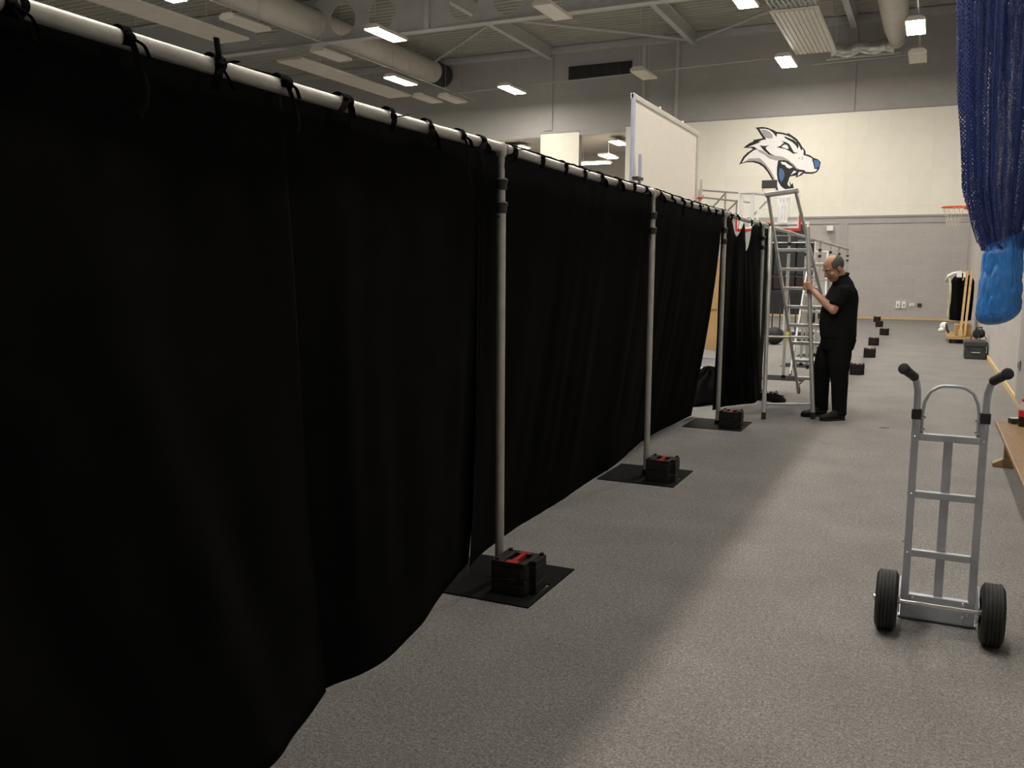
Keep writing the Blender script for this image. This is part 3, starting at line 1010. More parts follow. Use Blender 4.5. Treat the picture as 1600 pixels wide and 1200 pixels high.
drape('nearest black drape filling the left edge of the picture', tp(-0.9, 2.44, 6),
      [(-1.80, -0.9, 0.004), (-1.78, -0.1, 0.004), (-1.79, 0.9, 0.004), (-1.82, 1.6, 0.004), (-1.864, 2.12, 0.004), (-1.926, 2.36, 0.004), (-2.01, 2.63, 0.004)], 2.6, (0.1, 0.43, 0.76, 1.1, 1.43, 1.76, 2.085, 2.385), 3, 0.030, nu=120)
drape('wide black drape whose rounded hem ends beside the nearest pole', tp(2.38, 3.92, 5, -2.012),
      [(-2.06, 2.56, 0.004), (-2.02, 2.70, 0.004), (-1.965, 2.94, 0.004), (-2.015, 3.29, 0.004), (-2.10, 3.60, 0.004), (-2.17, 3.90, 0.006), (-2.235, 4.20, 0.01)], 2.2, (2.716, 3.03, 3.32, 3.61, 3.81), 5, 0.020)
drape('black drape hanging behind the nearest pole', tp(3.86, 6.70, 6, -2.018),
      [(-2.20, 4.15, 0.004), (-2.26, 4.52, 0.004), (-2.285, 5.0, 0.004), (-2.28, 5.6, 0.004), (-2.30, 6.2, 0.004), (-2.31, 6.80, 0.004)], 4.5, (4.16, 4.51, 4.85, 5.16, 5.48, 5.83, 6.16, 6.47), 8, 0.013, nu=120, cord=(4.12, 6.68))
drape('black drape behind the second pole with its far edge swept back', tp(6.62, 9.43, 6, -2.018),
      [(-2.30, 6.72, 0.004), (-2.34, 7.3, 0.004), (-2.41, 8.0, 0.004), (-2.42, 8.7, 0.004), (-2.39, 9.3, 0.004), (-2.36, 9.80, 0.01)], 4.5, (6.86, 7.18, 7.5, 7.82, 8.15, 8.48, 8.8, 9.12), 11, 0.013, nu=120, cord=(6.8, 9.32))
slump = [(-2.02, 9.44, 2.20), (-2.02, 9.92, 2.20), (-2.03, 10.16, 2.10), (-2.03, 10.34, 2.02), (-2.02, 10.52, 2.10), (-2.02, 10.72, 2.185), (-2.03, 10.86, 1.99), (-2.04, 11.0, 1.87), (-2.03, 11.16, 2.0), (-2.02, 11.3, 2.19), (-2.02, 11.95, 2.20), (-2.02, 12.6, 2.20)]
drape('slumped black drape half untied from its rail beside the stepladder', slump,
      [(-2.2, 10.2, 0.02), (-2.17, 10.5, 0.02), (-2.05, 10.75, 0.02), (-1.95, 10.9, 0.02), (-1.88, 11.05, 0.02), (-1.88, 11.5, 0.02), (-2.0, 12.25, 0.02)], 5.0, (9.55, 9.88, 10.72, 11.3, 12.0, 12.2), 14, 0.035, 1.2, nu=140)
# heap of drape on the carpet
hm = MB()
def heap(u, v):
    a = u * 2 * PI
    rr = v
    wob = 1 + 0.12 * math.sin(3 * a + 1) + 0.07 * math.sin(7 * a)
    x = -2.50 + 0.40 * rr * wob * math.cos(a)
    y = 11.28 + 0.72 * rr * wob * math.sin(a)
    z = 0.012 + 0.36 * (1 - rr ** 1.7) + 0.06 * (1 - rr) * math.sin(9 * a + 5 * rr) + 0.03 * noise.noise(Vector((x * 6, y * 6, 0))) * (1 - rr ** 4)
    return Vector((x, y, max(z, 0.012)))
hm.grid(heap, 72, 16)
tag(hm.build('drape_heap', 'curtain', smooth='all', solid=0.005), 'heap of black drape bundled on the carpet behind the third pole', 'cloth')
fh = MB()
fh.grid(lambda u, v: Vector((-1.66 + 0.10 * v * math.cos(u * 2 * PI), 11.45 + 0.2 * v * math.sin(u * 2 * PI), 0.012 + 0.07 * (1 - v ** 2) + 0.01 * math.sin(u * 25) * (1 - v))), 32, 8)
tag(fh.build('cloth_fold', 'curtain', smooth='all', solid=0.004), 'small black fold of cloth poking out on the carpet behind the stepladder leg', 'cloth')

# ================================================================ SACK TRUCK
def sack_truck():
    ox, oy = 0.118, 4.43
    t = thing('sack_truck', 'aluminium sack truck with black grips standing upright on the carpet', 'trolley', (ox, oy, 0))
    hw = 0.140
    for s in (-1, 1):
        r = MB().box(s * hw - 0.0165, s * hw + 0.0165, -0.0125, 0.0125, 0.03, 0.985).build('side_rail', 'truck_alu', t, bevel=0.003)
        for z in (0.875, 0.605, 0.325):
            MB().ellipsoid((s * hw, -0.0135, z), (0.005, 0.004, 0.005), 8, 6).build('rivet', 'chrome', r)
        MB().box(s * hw - 0.021, s * hw + 0.021, -0.018, 0.018, 0.955, 1.003).build('end_cap', 'collar', t, bevel=0.004)
        path = [(s * hw, 0, 0.93), (s * hw, 0, 1.03), (s * (hw + 0.001), -0.006, 1.09), (s * (hw + 0.010), -0.028, 1.135), (s * (hw + 0.028), -0.068, 1.165), (s * (hw + 0.05), -0.12, 1.185)]
        MB().tube(path, 0.0155, 14).build('handle_tube', 'truck_alu', t, smooth=True)
        g0, g1 = Vector((s * (hw + 0.016), -0.045, 1.152)), Vector((s * (hw + 0.064), -0.165, 1.202))
        d = (g1 - g0)
        MB().tube([g0, g0 + d * 0.05, g0 + d * 0.3, g0 + d * 0.6, g0 + d * 0.82, g0 + d * 0.9, g1 - d * 0.02, g1], [0.018, 0.0205, 0.0195, 0.021, 0.0195, 0.025, 0.025, 0.019], 16).build('grip', 'grip', t, smooth='all')
        # wheel bracket
        MB().prism([(-0.17, 0.11), (-0.17, 0.16), (-0.02, 0.20), (0.012, 0.20), (0.012, 0.03), (-0.02, 0.03)], lambda u, v, q, s=s: (s * 0.160 + s * 0.004 * q, u, v)).build('wheel_bracket', 'truck_alu', t)
        for z in (0.055, 0.115):
            MB().cyl((s * 0.105, -0.028, z), (s * 0.105, -0.014, z), 0.007, 8).build('bolt', 'chrome', t)
            MB().cyl((s * 0.125, -0.024, z + 0.012), (s * 0.125, -0.014, z + 0.012), 0.005, 8).build('bolt', 'chrome', t)
        # wheel
        w = MB()
        R_ = 0.136
        prof = [(0.06, -0.036), (0.085, -0.046), (0.115, -0.046), (0.129, -0.038)]
        for k in range(5):
            x = -0.030 + k * 0.015
            prof += [(R_, x - 0.005), (R_, x + 0.005), (R_ - 0.004, x + 0.0056), (R_ - 0.004, x + 0.0094)]
        prof = prof[:-2] + [(0.129, 0.038), (0.115, 0.046), (0.085, 0.046), (0.06, 0.036)]
        wo = w.lathe(prof, (s * 0.213, -0.16, R_), 'x', 40).build('wheel', 'rubber', t, smooth=True)
        MB().lathe([(0.02, -0.04), (0.06, -0.037), (0.06, 0.037), (0.02, 0.04)], (s * 0.213, -0.16, R_), 'x', 24).build('hub', 'collar', wo, smooth=True)
        MB().lathe([(0.0, -0.058), (0.015, -0.056), (0.015, 0.056), (0.0, 0.058)], (s * 0.213, -0.16, R_), 'x', 16).build('axle_cap', 'chrome', wo, smooth=True)
    MB().cyl((-0.17, -0.16, 0.136), (0.17, -0.16, 0.136), 0.0095, 14).build('axle', 'chrome', t, smooth=True)
    for z in (0.875, 0.605, 0.325):
        MB().box(-hw + 0.015, hw - 0.015, -0.016, 0.013, z - 0.016, z + 0.016).build('crossbar', 'truck_alu', t, bevel=0.004)
    MB().box(-0.019, 0.019, 0.013, 0.017, 0.03, 0.875).build('centre_strip', 'truck_alu', t, bevel=0.002)
    hp = [(-hw + 0.025, 0, 0.86), (-hw + 0.025, 0, 0.985), (-hw + 0.032, 0, 1.04), (-hw + 0.052, 0, 1.085), (-hw + 0.085, 0, 1.108), (-0.03, 0, 1.114), (0.03, 0, 1.114), (hw - 0.085, 0, 1.108), (hw - 0.052, 0, 1.085), (hw - 0.032, 0, 1.04), (hw - 0.025, 0, 0.985), (hw - 0.025, 0, 0.86)]
    h = MB().tube(hp, 0.0075, 12).build('top_hoop', 'truck_alu', t, smooth='all')
    for s in (-1, 1):
        for z in (0.91, 0.965):
            MB().cyl((s * (hw - 0.02), -0.010, z), (s * (hw - 0.04), -0.010, z), 0.0055, 8).build('bolt', 'chrome', h)
    MB().box(-0.156, 0.156, -0.013, 0.022, 0.012, 0.125).build('back_plate', 'truck_alu', t, bevel=0.003)
    MB().box(-0.165, 0.165, 0.0, 0.2, 0.002, 0.011).build('toe_plate', 'truck_alu', t, bevel=0.002)
sack_truck()

# ================================================================ STEPLADDERS
def ladder(name, label, LF, RF, LT, RT, SL, SR, hinge, zs, cross, strap=False):
    LF, RF, LT, RT, SL, SR = [Vector(p) for p in (LF, RF, LT, RT, SL, SR)]
    t = thing(name, label, 'ladder', tuple(SL), group='stepladders')
    def at(a, b, z):
        return a + (b - a) * ((z - a.z) / (b.z - a.z))
    for a, b in ((LF, LT), (RF, RT)):
        r = MB().bar(a, b, 0.030, 0.072, up=(0, 1, 0)).build('step_rail', 'alu', t, world=True, bevel=0.004)
        e = (b - a).normalized()
        MB().bar(a - e * 0.012, a + e * 0.07, 0.036, 0.07, up=(0, 1, 0)).build('rubber_foot', 'rubber', t, world=True, bevel=0.005)
    hl, hr = at(LF, LT, hinge), at(RF, RT, hinge)
    hl, hr = hl + Vector((-0.03, -0.02, 0)), hr + Vector((0.03, -0.02, 0))
    for a, b in ((SL, hl), (SR, hr)):
        e = (b - a).normalized()
        MB().tube([a + e * 0.04, b + e * 0.03], 0.0235, 14).build('support_leg', 'alu', t, world=True, smooth=True)
        MB().tube([a + Vector((0, 0, 0.0)), a + e * 0.075], 0.026, 14).build('rubber_foot', 'rubber', t, world=True, smooth=True)
        MB().ellipsoid(b + e * 0.035, (0.022, 0.022, 0.02), 10, 8).build('leg_cap', 'white_paint', t, world=True, smooth='all')
    for z in cross:
        MB().tube([at(SL, hl, z), at(SR, hr, z)], 0.0125, 10).build('support_bar', 'alu', t, world=True, smooth=True)
    for z in zs:
        a, b = at(LF, LT, z), at(RF, RT, z)
        MB().bar(a, b, 0.085, 0.036).build('tread', 'alu', t, world=True, bevel=0.004)
    a, b = LT, RT
    e = (b - a).normalized()
    MB().bar(a - e * 0.03, b + e * 0.03, 0.13, 0.05).build('top_cap', 'alu', t, world=True, bevel=0.01)
    a, b = at(LF, LT, zs[0]), at(LF, LT, zs[0] - 0.13)
    MB().tube([b + Vector((0.0, 0, 0.03)), a + Vector((0.1, 0, -0.01))], 0.009, 8).build('tread_strut', 'alu', t, world=True)
    if strap:
        for a0, a1, b0, b1 in ((LF, LT, SL, hl), (RF, RT, SR, hr)):
            p, q = at(a0, a1, 0.93), at(b0, b1, 0.90)
            d_ = (q - p).normalized()
            pts = [interp([p, p + d_ * 0.05 + Vector((0, 0, -0.04)), p + d_ * 0.09 + Vector((0, 0, -0.13))], i / 8) for i in range(9)]
            MB().tube(pts, 0.02, 6, flat=0.2).build('strap', 'yellow', t, world=True)
    return t
ladder('stepladder', 'tall aluminium stepladder held by the man in black', (-1.391, 11.3, 0.161), (-0.851, 11.3, 0.195), (-1.714, 10.4, 2.485), (-1.418, 10.4, 2.518),
       (-1.588, 9.974, 0.0), (-1.095, 10.23, 0.0), 2.09, [0.34 + 0.219 * i for i in range(8)], (0.165, 0.90), True)
ladder('stepladder', 'shorter aluminium stepladder standing behind the tall one', (-1.93, 14.5, 0.012), (-1.45, 14.6, 0.012), (-1.80, 15.05, 1.75), (-1.52, 15.1, 1.75),
       (-1.80, 15.6, 0.012), (-1.38, 15.65, 0.012), 1.62, [0.25 + 0.25 * i for i in range(6)], (0.2,))
# ================================================================ PERSON
RV, BV = Vector((0.9054, 0.4245, 0)), Vector((-0.092, 0.996, 0))
MC = Vector((-0.911, 10.43, 0))
def mp(s, b, z):
    return MC + RV * s + BV * b + Vector((0, 0, z))
FD = (-RV * 0.96 - BV * 0.28).normalized()           # the way the man faces
SD = Vector((0, 0, 1)).cross(FD).normalized()         # his left side
UZ = Vector((0, 0, 1))
def person():
    t = thing('person', 'balding man in black polo shirt and black trousers gripping the stepladder', 'person', tuple(MC))
    # ---- body: one continuous surface
    m = MB()
    hc = mp(-0.072, -0.01, 1.668)
    tilt = math.radians(29)
    HF = FD * math.cos(tilt) - UZ * math.sin(tilt)
    HU = UZ * math.cos(tilt) + FD * math.sin(tilt)
    HS = HU.cross(HF)
    HM = Matrix((HF, HS, HU)).transposed() * 1.09
    def hp(f, s, u):
        return hc + HM @ Vector((f, s, u))
    m.ellipsoid(hp(-0.012, 0, 0.030), (0.106, 0.080, 0.100), 24, 16, HM)
    m.ellipsoid(hp(0.030, 0, -0.038), (0.068, 0.064, 0.086), 20, 14, HM)
    m.ellipsoid(hp(0.052, 0, -0.098), (0.038, 0.040, 0.026), 14, 10, HM)
    m.ellipsoid(hp(0.078, 0, 0.028), (0.022, 0.054, 0.014), 14, 8, HM)
    for s in (-1, 1):
        m.ellipsoid(hp(-0.012, s * 0.080, -0.012), (0.024, 0.011, 0.036), 12, 8, HM)
        m.ellipsoid(hp(0.062, s * 0.040, -0.030), (0.030, 0.024, 0.024), 12, 8, HM)
    m.tube([hp(0.085, 0, 0.020), hp(0.104, 0, -0.008), hp(0.117, 0, -0.030), hp(0.098, 0, -0.040)], [0.010, 0.013, 0.016, 0.012], 10)
    m.tube([mp(0.035, 0, 1.44), mp(0.015, 0, 1.53), hp(-0.035, 0, -0.06), hp(-0.02, 0, 0.0)], [0.085, 0.068, 0.062, 0.06], 16)
    tor = [(0.02, 0.90, 0.15, 0.15), (0.01, 1.05, 0.17, 0.16), (0.015, 1.2, 0.165, 0.165), (0.035, 1.36, 0.13, 0.17), (0.035, 1.46, 0.07, 0.12), (0.03, 1.52, 0.05, 0.06)]
    m.rings([(mp(s, 0, z), FD * a, SD * b) for s, z, a, b in tor])
    m.tube([mp(0.05, -0.09, 0.93), mp(0.055, -0.11, 0.48), mp(0.075, -0.14, 0.08)], [0.09, 0.06, 0.04], 12)
    m.tube([mp(-0.03, 0.09, 0.93), mp(-0.145, 0.12, 0.50), mp(-0.13, 0.14, 0.10)], [0.09, 0.06, 0.04], 12)
    sh, el, wr = mp(0.055, -0.185, 1.44), mp(-0.055, -0.215, 1.215), mp(-0.295, 0.055, 1.425)
    m.tube([sh, sh.lerp(el, 0.5), el], [0.045, 0.050, 0.045], 12)
    m.ellipsoid(el, (0.047, 0.047, 0.047), 12, 8)
    m.tube([el, el.lerp(wr, 0.3), el.lerp(wr, 0.7), wr], [0.044, 0.047, 0.036, 0.029], 12)
    sr, er, wr2 = mp(0.03, 0.20, 1.44), mp(0.17, 0.27, 1.26), mp(-0.02, 0.26, 1.13)
    m.tube([sr, sr.lerp(er, 0.5), er], [0.045, 0.05, 0.045], 12)
    m.ellipsoid(er, (0.046, 0.046, 0.046), 12, 8)
    m.tube([er, er.lerp(wr2, 0.5), wr2], [0.043, 0.040, 0.030], 12)
    # far hand resting against the belt
    e = (wr2 - er).normalized()
    m.ellipsoid(wr2 + e * 0.05, (0.05, 0.03, 0.035), 12, 8)
    for k in range(4):
        o_ = Vector((0, 0.0, 0.028 - 0.019 * k))
        m.tube([wr2 + e * 0.08 + o_, wr2 + e * 0.12 + o_, wr2 + e * 0.145 + o_ - UZ * 0.012], [0.0095, 0.009, 0.0075], 8)
    m.tube([wr2 + e * 0.03 + UZ * 0.03, wr2 + e * 0.07 + UZ * 0.055, wr2 + e * 0.10 + UZ * 0.052], [0.012, 0.011, 0.009], 8)
    # near hand closed round the ladder leg
    ra, rb = Vector((-1.095, 10.23, 0)), Vector((-1.308, 10.49, 2.09))
    kx = (rb - ra).normalized()
    gc = ra + (rb - ra) * (1.465 / 2.09)                    # grip centre on the leg
    u_ = (wr - gc)
    u_ = (u_ - kx * u_.dot(kx)).normalized()                # from the leg towards the wrist
    w_ = kx.cross(u_)
    if w_.dot(BV) > 0:
        w_ = -w_                                            # towards the camera
    palm = gc + u_ * 0.046 + w_ * 0.012
    m.tube([wr, wr.lerp(palm, 0.5), palm], [0.029, 0.032, 0.034], 12)
    m.rings([(palm + kx * z, u_ * 0.024 + w_ * 0.006, w_ * 0.036) for z in (-0.045, -0.02, 0.02, 0.042)], 12)
    for k in range(4):
        zc = 0.034 - 0.0225 * k
        rad = (0.034, 0.035, 0.034, 0.032)[k]
        pts = []
        for j in range(8):
            a = math.radians(20 + (200, 215, 205, 185)[k] * j / 7)
            pts.append(gc + kx * (zc + 0.002 * j) + u_ * math.cos(a) * rad * 1.1 + w_ * math.sin(a) * rad)
        m.tube(pts, [0.0112, 0.0112, 0.0108, 0.0108, 0.0104, 0.010, 0.0095, 0.008], 8)
    m.tube([palm + kx * 0.030, palm + kx * 0.055 - u_ * 0.004, gc + kx * 0.082 + u_ * 0.030, gc + kx * 0.098 + u_ * 0.022], [0.016, 0.0145, 0.012, 0.009], 10)
    m.build('body', 'skin', t, world=True, remesh=0.006)
    # ---- face and hair
    for s in (-1, 1):
        e = MB().ellipsoid(hp(0.0885, s * 0.031, 0.002), (0.008, 0.013, 0.0075), 12, 8, HM).build('eye', 'eye', t, world=True, smooth='all')
        MB().ellipsoid(hp(0.0955, s * 0.031, 0.000), (0.003, 0.006, 0.006), 10, 6, HM).build('iris', 'dark', e, smooth='all', world=False) if False else None
        MB().tube([hp(0.098, s * 0.012, 0.026), hp(0.098, s * 0.030, 0.033), hp(0.084, s * 0.050, 0.026)], [0.004, 0.006, 0.003], 8).build('eyebrow', 'hair', t, world=True)
    MB().tube([hp(0.086, -0.024, -0.066), hp(0.097, 0, -0.064), hp(0.086, 0.024, -0.066)], [0.003, 0.006, 0.003], 8).build('mouth', 'lip', t, world=True, smooth='all')
    hr = MB()
    def hairpt(u, v, k):
        a = math.radians(58 + 244 * u)                       # round the back from temple to temple
        top_ = math.radians(34 + 26 * (1 - math.sin(PI * u)))  # bald above this line
        low_ = math.radians(98 + 34 * math.sin(PI * u))        # down to the ears and the nape
        ph = top_ + (low_ - top_) * v
        r_ = Vector((0.1065, 0.0805, 0.1005)) * (1.0 + k)
        p = Vector((r_.x * math.sin(ph) * math.cos(a), r_.y * math.sin(ph) * math.sin(a), r_.z * math.cos(ph)))
        n_ = 0.003 * noise.noise(p * 60)
        return hp(-0.012, 0, 0.030) + HM @ (p * (1 + n_ * 8))
    hr.grid(lambda u, v: hairpt(u, v, 0.065 * math.sin(PI * min(max(v, 0.05), 0.95)) ** 0.5), 48, 14)
    hr.grid(lambda u, v: hairpt(u, v, -0.06), 48, 14)
    hr.build('hair', 'hair', t, world=True, smooth='all')
    # ---- clothes
    s_ = MB()
    shirt = [(0.022, 0.895, 0.192, 0.185), (0.018, 0.92, 0.196, 0.188), (0.008, 1.06, 0.202, 0.190), (0.012, 1.2, 0.196, 0.195), (0.035, 1.34, 0.166, 0.205), (0.042, 1.42, 0.125, 0.205), (0.040, 1.475, 0.095, 0.165), (0.040, 1.515, 0.098, 0.135), (0.032, 1.56, 0.080, 0.090), (0.026, 1.595, 0.069, 0.069)]
    s_.rings([(mp(a, 0, z), FD * p, SD * q) for a, z, p, q in shirt], 28)
    s_.tube([sh + Vector((0, 0, 0.04)), sh, sh.lerp(el, 0.4), sh.lerp(el, 0.80)], [0.06, 0.082, 0.080, 0.078], 16)
    s_.tube([sr + Vector((0, 0, 0.04)), sr, sr.lerp(er, 0.4), sr.lerp(er, 0.72)], [0.06, 0.082, 0.078, 0.074], 16)
    so = s_.build('polo_shirt', 'shirt', t, world=True, remesh=0.011)
    col = [(mp(0.024, 0, 1.588) + FD * 0.068 * math.cos(a) + SD * 0.068 * math.sin(a) + UZ * (0.002 - 0.022 * math.cos(a))) for a in [2 * PI * i / 20 for i in range(20)]]
    MB().tube(col, 0.013, 8, closed=True).build('collar', 'shirt', t, world=True, smooth='all')
    p_ = MB()
    p_.rings([(mp(a, 0, z), FD * p, SD * q) for a, z, p, q in [(0.015, 0.98, 0.17, 0.17), (0.024, 0.88, 0.192, 0.186), (0.014, 0.78, 0.172, 0.18), (0.0, 0.70, 0.09, 0.11)]], 24)
    p_.tube([mp(0.05, -0.085, 0.90), mp(0.05, -0.10, 0.72), mp(0.050, -0.125, 0.50), mp(0.060, -0.135, 0.42), mp(0.068, -0.145, 0.22), mp(0.075, -0.15, 0.10), mp(0.072, -0.15, 0.055)], [0.115, 0.124, 0.100, 0.093, 0.083, 0.078, 0.084], 18)
    p_.tube([mp(-0.03, 0.085, 0.90), mp(-0.09, 0.10, 0.72), mp(-0.142, 0.125, 0.52), mp(-0.148, 0.13, 0.44), mp(-0.138, 0.14, 0.24), mp(-0.132, 0.145, 0.12), mp(-0.135, 0.145, 0.07)], [0.115, 0.124, 0.102, 0.094, 0.084, 0.079, 0.084], 18)
    p_.build('trousers', 'trouser', t, world=True, remesh=0.011)
    for heel, toe in ((mp(0.125, -0.15, 0), mp(-0.13, -0.235, 0)), (mp(-0.075, 0.15, 0), mp(-0.345, 0.06, 0))):
        d = (toe - heel)
        ln = d.length
        d.normalize()
        sd = UZ.cross(d)
        q = MB()
        prof = [(0.0, 0.028, 0.045), (0.03, 0.037, 0.062), (0.25, 0.040, 0.066), (0.45, 0.044, 0.052), (0.7, 0.052, 0.038), (0.9, 0.044, 0.031), (1.0, 0.024, 0.022)]
        q.rings([(heel + d * (ln * f) + UZ * (h + 0.006), sd * w, UZ * h) for f, w, h in prof], 16)
        so = q.build('shoe', 'shoe', t, world=True, smooth='all')
        o_ = [(heel + d * (ln * f - 0.004) + sd * w * sgn) for sgn, seq in ((1, prof), (-1, prof[::-1])) for f, w, h in seq]
        k = MB()
        n = len(o_)
        k.add([p + UZ * 0.0 for p in o_] + [p + UZ * 0.024 for p in o_], [tuple(range(n - 1, -1, -1)), tuple(range(n, 2 * n))] + [(i, (i + 1) % n, n + (i + 1) % n, n + i) for i in range(n)])
        k.build('shoe_sole', 'rubber', t, world=True)
person()

# ================================================================ WOLF EMBLEM ON THE FAR WALL
LOGO = {
    'sil':[(-6.15,6.87),(-5.92,6.88),(-5.72,6.84),(-5.51,6.75),(-5.39,6.68),(-5.19,6.64),(-5.0,6.58),(-4.99,6.62),(-4.83,6.51),(-4.67,6.39),(-4.55,6.24),(-4.47,6.1),(-4.38,6.0),(-4.34,5.91),(-4.34,5.84),(-4.19,5.79),(-4.05,5.69),(-3.9,5.63),(-3.82,5.54),(-3.82,5.43),(-3.85,5.28),(-3.93,5.18),(-4.07,5.13),(-4.28,5.14),(-4.37,5.16),(-4.45,5.09),(-4.66,5.01),(-4.62,5.09),(-4.76,5.09),(-4.86,5.05),(-4.89,4.93),(-4.93,4.79),(-4.88,4.76),(-4.84,4.89),(-4.79,4.77),(-4.74,4.84),(-4.69,4.63),(-4.66,4.55),(-4.73,4.51),(-5.05,4.42),(-5.24,4.42),(-5.38,4.8),(-5.49,5.0),(-5.65,5.26),(-5.81,5.45),(-5.99,5.57),(-6.19,5.63),(-6.41,5.64),(-6.61,5.6),(-6.69,5.56),(-6.55,5.85),(-6.4,5.99),(-6.21,6.11),(-6.28,6.15),(-6.56,6.17),(-6.37,6.31),(-6.19,6.39),(-6.22,6.43),(-6.0,6.46),(-5.87,6.48),(-5.98,6.64),(-6.08,6.8)],
    'white':[(-6.02,6.83),(-5.81,6.83),(-5.64,6.78),(-5.5,6.67),(-5.39,6.51),(-5.38,6.62),(-5.19,6.6),(-5.01,6.54),(-4.85,6.46),(-4.7,6.34),(-4.58,6.19),(-4.49,5.99),(-4.44,6.05),(-4.39,5.94),(-4.4,5.82),(-4.22,5.76),(-4.07,5.67),(-4.09,5.63),(-4.04,5.51),(-4.0,5.32),(-3.89,5.3),(-3.95,5.2),(-4.09,5.17),(-4.31,5.19),(-4.38,5.26),(-4.53,5.28),(-4.63,5.34),(-4.75,5.48),(-4.91,5.61),(-5.08,5.66),(-5.27,5.69),(-5.3,5.39),(-5.29,5.15),(-5.24,4.92),(-5.13,4.74),(-4.98,4.63),(-4.71,4.58),(-4.74,4.54),(-5.02,4.46),(-5.21,4.45),(-5.32,4.78),(-5.43,5.01),(-5.58,5.26),(-5.73,5.47),(-5.91,5.61),(-6.14,5.68),(-6.39,5.68),(-6.6,5.62),(-6.5,5.82),(-6.35,5.96),(-6.18,6.08),(-6.06,6.1),(-6.18,6.17),(-6.41,6.18),(-6.19,6.28),(-5.94,6.35),(-6.04,6.36),(-5.9,6.43),(-5.76,6.44),(-5.91,6.63)],
    'ear':[(-5.95,6.78),(-5.79,6.77),(-5.64,6.7),(-5.53,6.58),(-5.5,6.46),(-5.65,6.45),(-5.78,6.49),(-5.88,6.64)],
    'shade_a':[(-6.08,6.1),(-5.88,6.04),(-5.68,5.91),(-5.48,5.85),(-5.13,5.78),(-4.91,5.65),(-4.68,5.42),(-4.55,5.28),(-4.65,5.34),(-4.78,5.48),(-4.95,5.62),(-5.08,5.66),(-5.37,5.66),(-5.62,5.74),(-5.8,5.89),(-5.98,5.99)],
    'shade_b':[(-6.6,5.62),(-6.32,5.77),(-5.94,5.77),(-5.76,5.59),(-5.55,5.33),(-5.39,5.05),(-5.31,4.77),(-5.43,5.01),(-5.58,5.26),(-5.73,5.47),(-5.91,5.61),(-6.14,5.68),(-6.39,5.68)],
    'cheek':[(-5.96,6.22),(-5.79,6.18),(-5.63,6.21),(-5.76,6.15),(-5.73,6.06),(-5.58,5.91),(-5.42,5.84),(-5.63,5.9),(-5.8,6.04)],
    'eye':[(-5.21,6.34),(-5.06,6.29),(-4.93,6.21),(-4.83,6.04),(-4.75,5.91),(-4.59,5.89),(-4.77,5.88),(-4.9,5.98),(-5.05,6.06),(-5.22,6.1),(-5.35,6.13),(-5.22,6.16),(-5.14,6.24),(-5.1,6.27)],
    'eye_w':[(-5.19,6.13),(-5.1,6.21),(-5.0,6.19),(-4.94,6.09),(-4.96,6.04),(-5.1,6.09)],
    'brow':[(-5.1,6.5),(-4.94,6.42),(-4.77,6.34),(-4.64,6.22),(-4.6,6.14),(-4.62,6.04),(-4.69,6.17),(-4.82,6.29),(-4.99,6.39),(-5.08,6.45)],
    'mouth':[(-5.24,5.66),(-5.08,5.63),(-4.88,5.52),(-4.72,5.37),(-4.59,5.27),(-4.36,5.23),(-4.37,5.16),(-4.45,5.09),(-4.66,5.01),(-4.62,5.09),(-4.86,5.07),(-4.89,4.93),(-4.93,4.79),(-4.88,4.76),(-4.84,4.89),(-4.79,4.77),(-4.74,4.84),(-4.69,4.62),(-4.94,4.66),(-5.11,4.77),(-5.22,4.95),(-5.26,5.14),(-5.27,5.39)],
    'teeth':[(-5.2,5.61),(-5.03,5.58),(-4.88,5.47),(-4.76,5.4),(-4.87,5.35),(-4.97,5.39),(-5.05,5.49),(-5.14,5.51)],
    'fang_a':[(-4.55,5.21),(-4.41,5.21),(-4.58,5.07)],
    'fang_b':[(-4.72,5.27),(-4.62,5.23),(-4.82,5.12)],
    'fang_c':[(-4.9,4.79),(-4.85,4.86),(-4.82,4.71),(-4.88,4.73)],
    'tongue':[(-5.22,5.38),(-5.14,5.36),(-5.06,5.26),(-5.04,5.11),(-5.07,4.99),(-5.14,4.88),(-5.21,4.99),(-5.24,5.17)],
    'nose_k':[(-4.1,5.66),(-3.9,5.63),(-3.81,5.53),(-3.83,5.36),(-4.0,5.3),(-4.03,5.44)],
    'nose':[(-4.05,5.62),(-3.9,5.6),(-3.84,5.5),(-3.86,5.37),(-3.99,5.33),(-4.01,5.45),(-4.03,5.54)],
}
def inset(poly, d):
    n = len(poly)
    area = sum(poly[i][0] * poly[(i + 1) % n][1] - poly[(i + 1) % n][0] * poly[i][1] for i in range(n))
    s = 1 if area > 0 else -1
    out = []
    for i in range(n):
        p0, p1, p2 = Vector(poly[i - 1]), Vector(poly[i]), Vector(poly[(i + 1) % n])
        a, b = (p1 - p0).normalized(), (p2 - p1).normalized()
        nn = (Vector((-a.y, a.x)) + Vector((-b.y, b.x))) * s
        nn = nn.normalized() if nn.length > 0.3 else Vector((0, 0))
        out.append((p1.x + nn.x * d, p1.y + nn.y * d))
    return out
LOGO['white'] = inset(LOGO['white'], 0.022)
for key_ in ('cheek', 'brow', 'eye'):
    LOGO[key_] = inset(LOGO[key_], -0.012)
em = thing('wall_emblem', 'snarling white wolf head emblem with blue nose and tongue on the white wall', 'emblem', (-5.2, YF - 0.036, 5.6))
def emb(key, part, material, layer):
    y0 = YF - 0.036 - 0.003 * layer
    MB().prism(LOGO[key], lambda u, v, s: (u, y0 + (0 if s == 0 else -0.003), v)).build(part, material, em, world=True)
emb('sil', 'outline', 'logo_black', 0)
emb('white', 'face', 'logo_white', 1)
emb('mouth', 'mouth', 'logo_black', 1)
emb('ear', 'ear_shade', 'logo_grey', 2)
emb('shade_a', 'cheek_shade', 'logo_grey', 2)
emb('shade_b', 'neck_shade', 'logo_grey', 2)
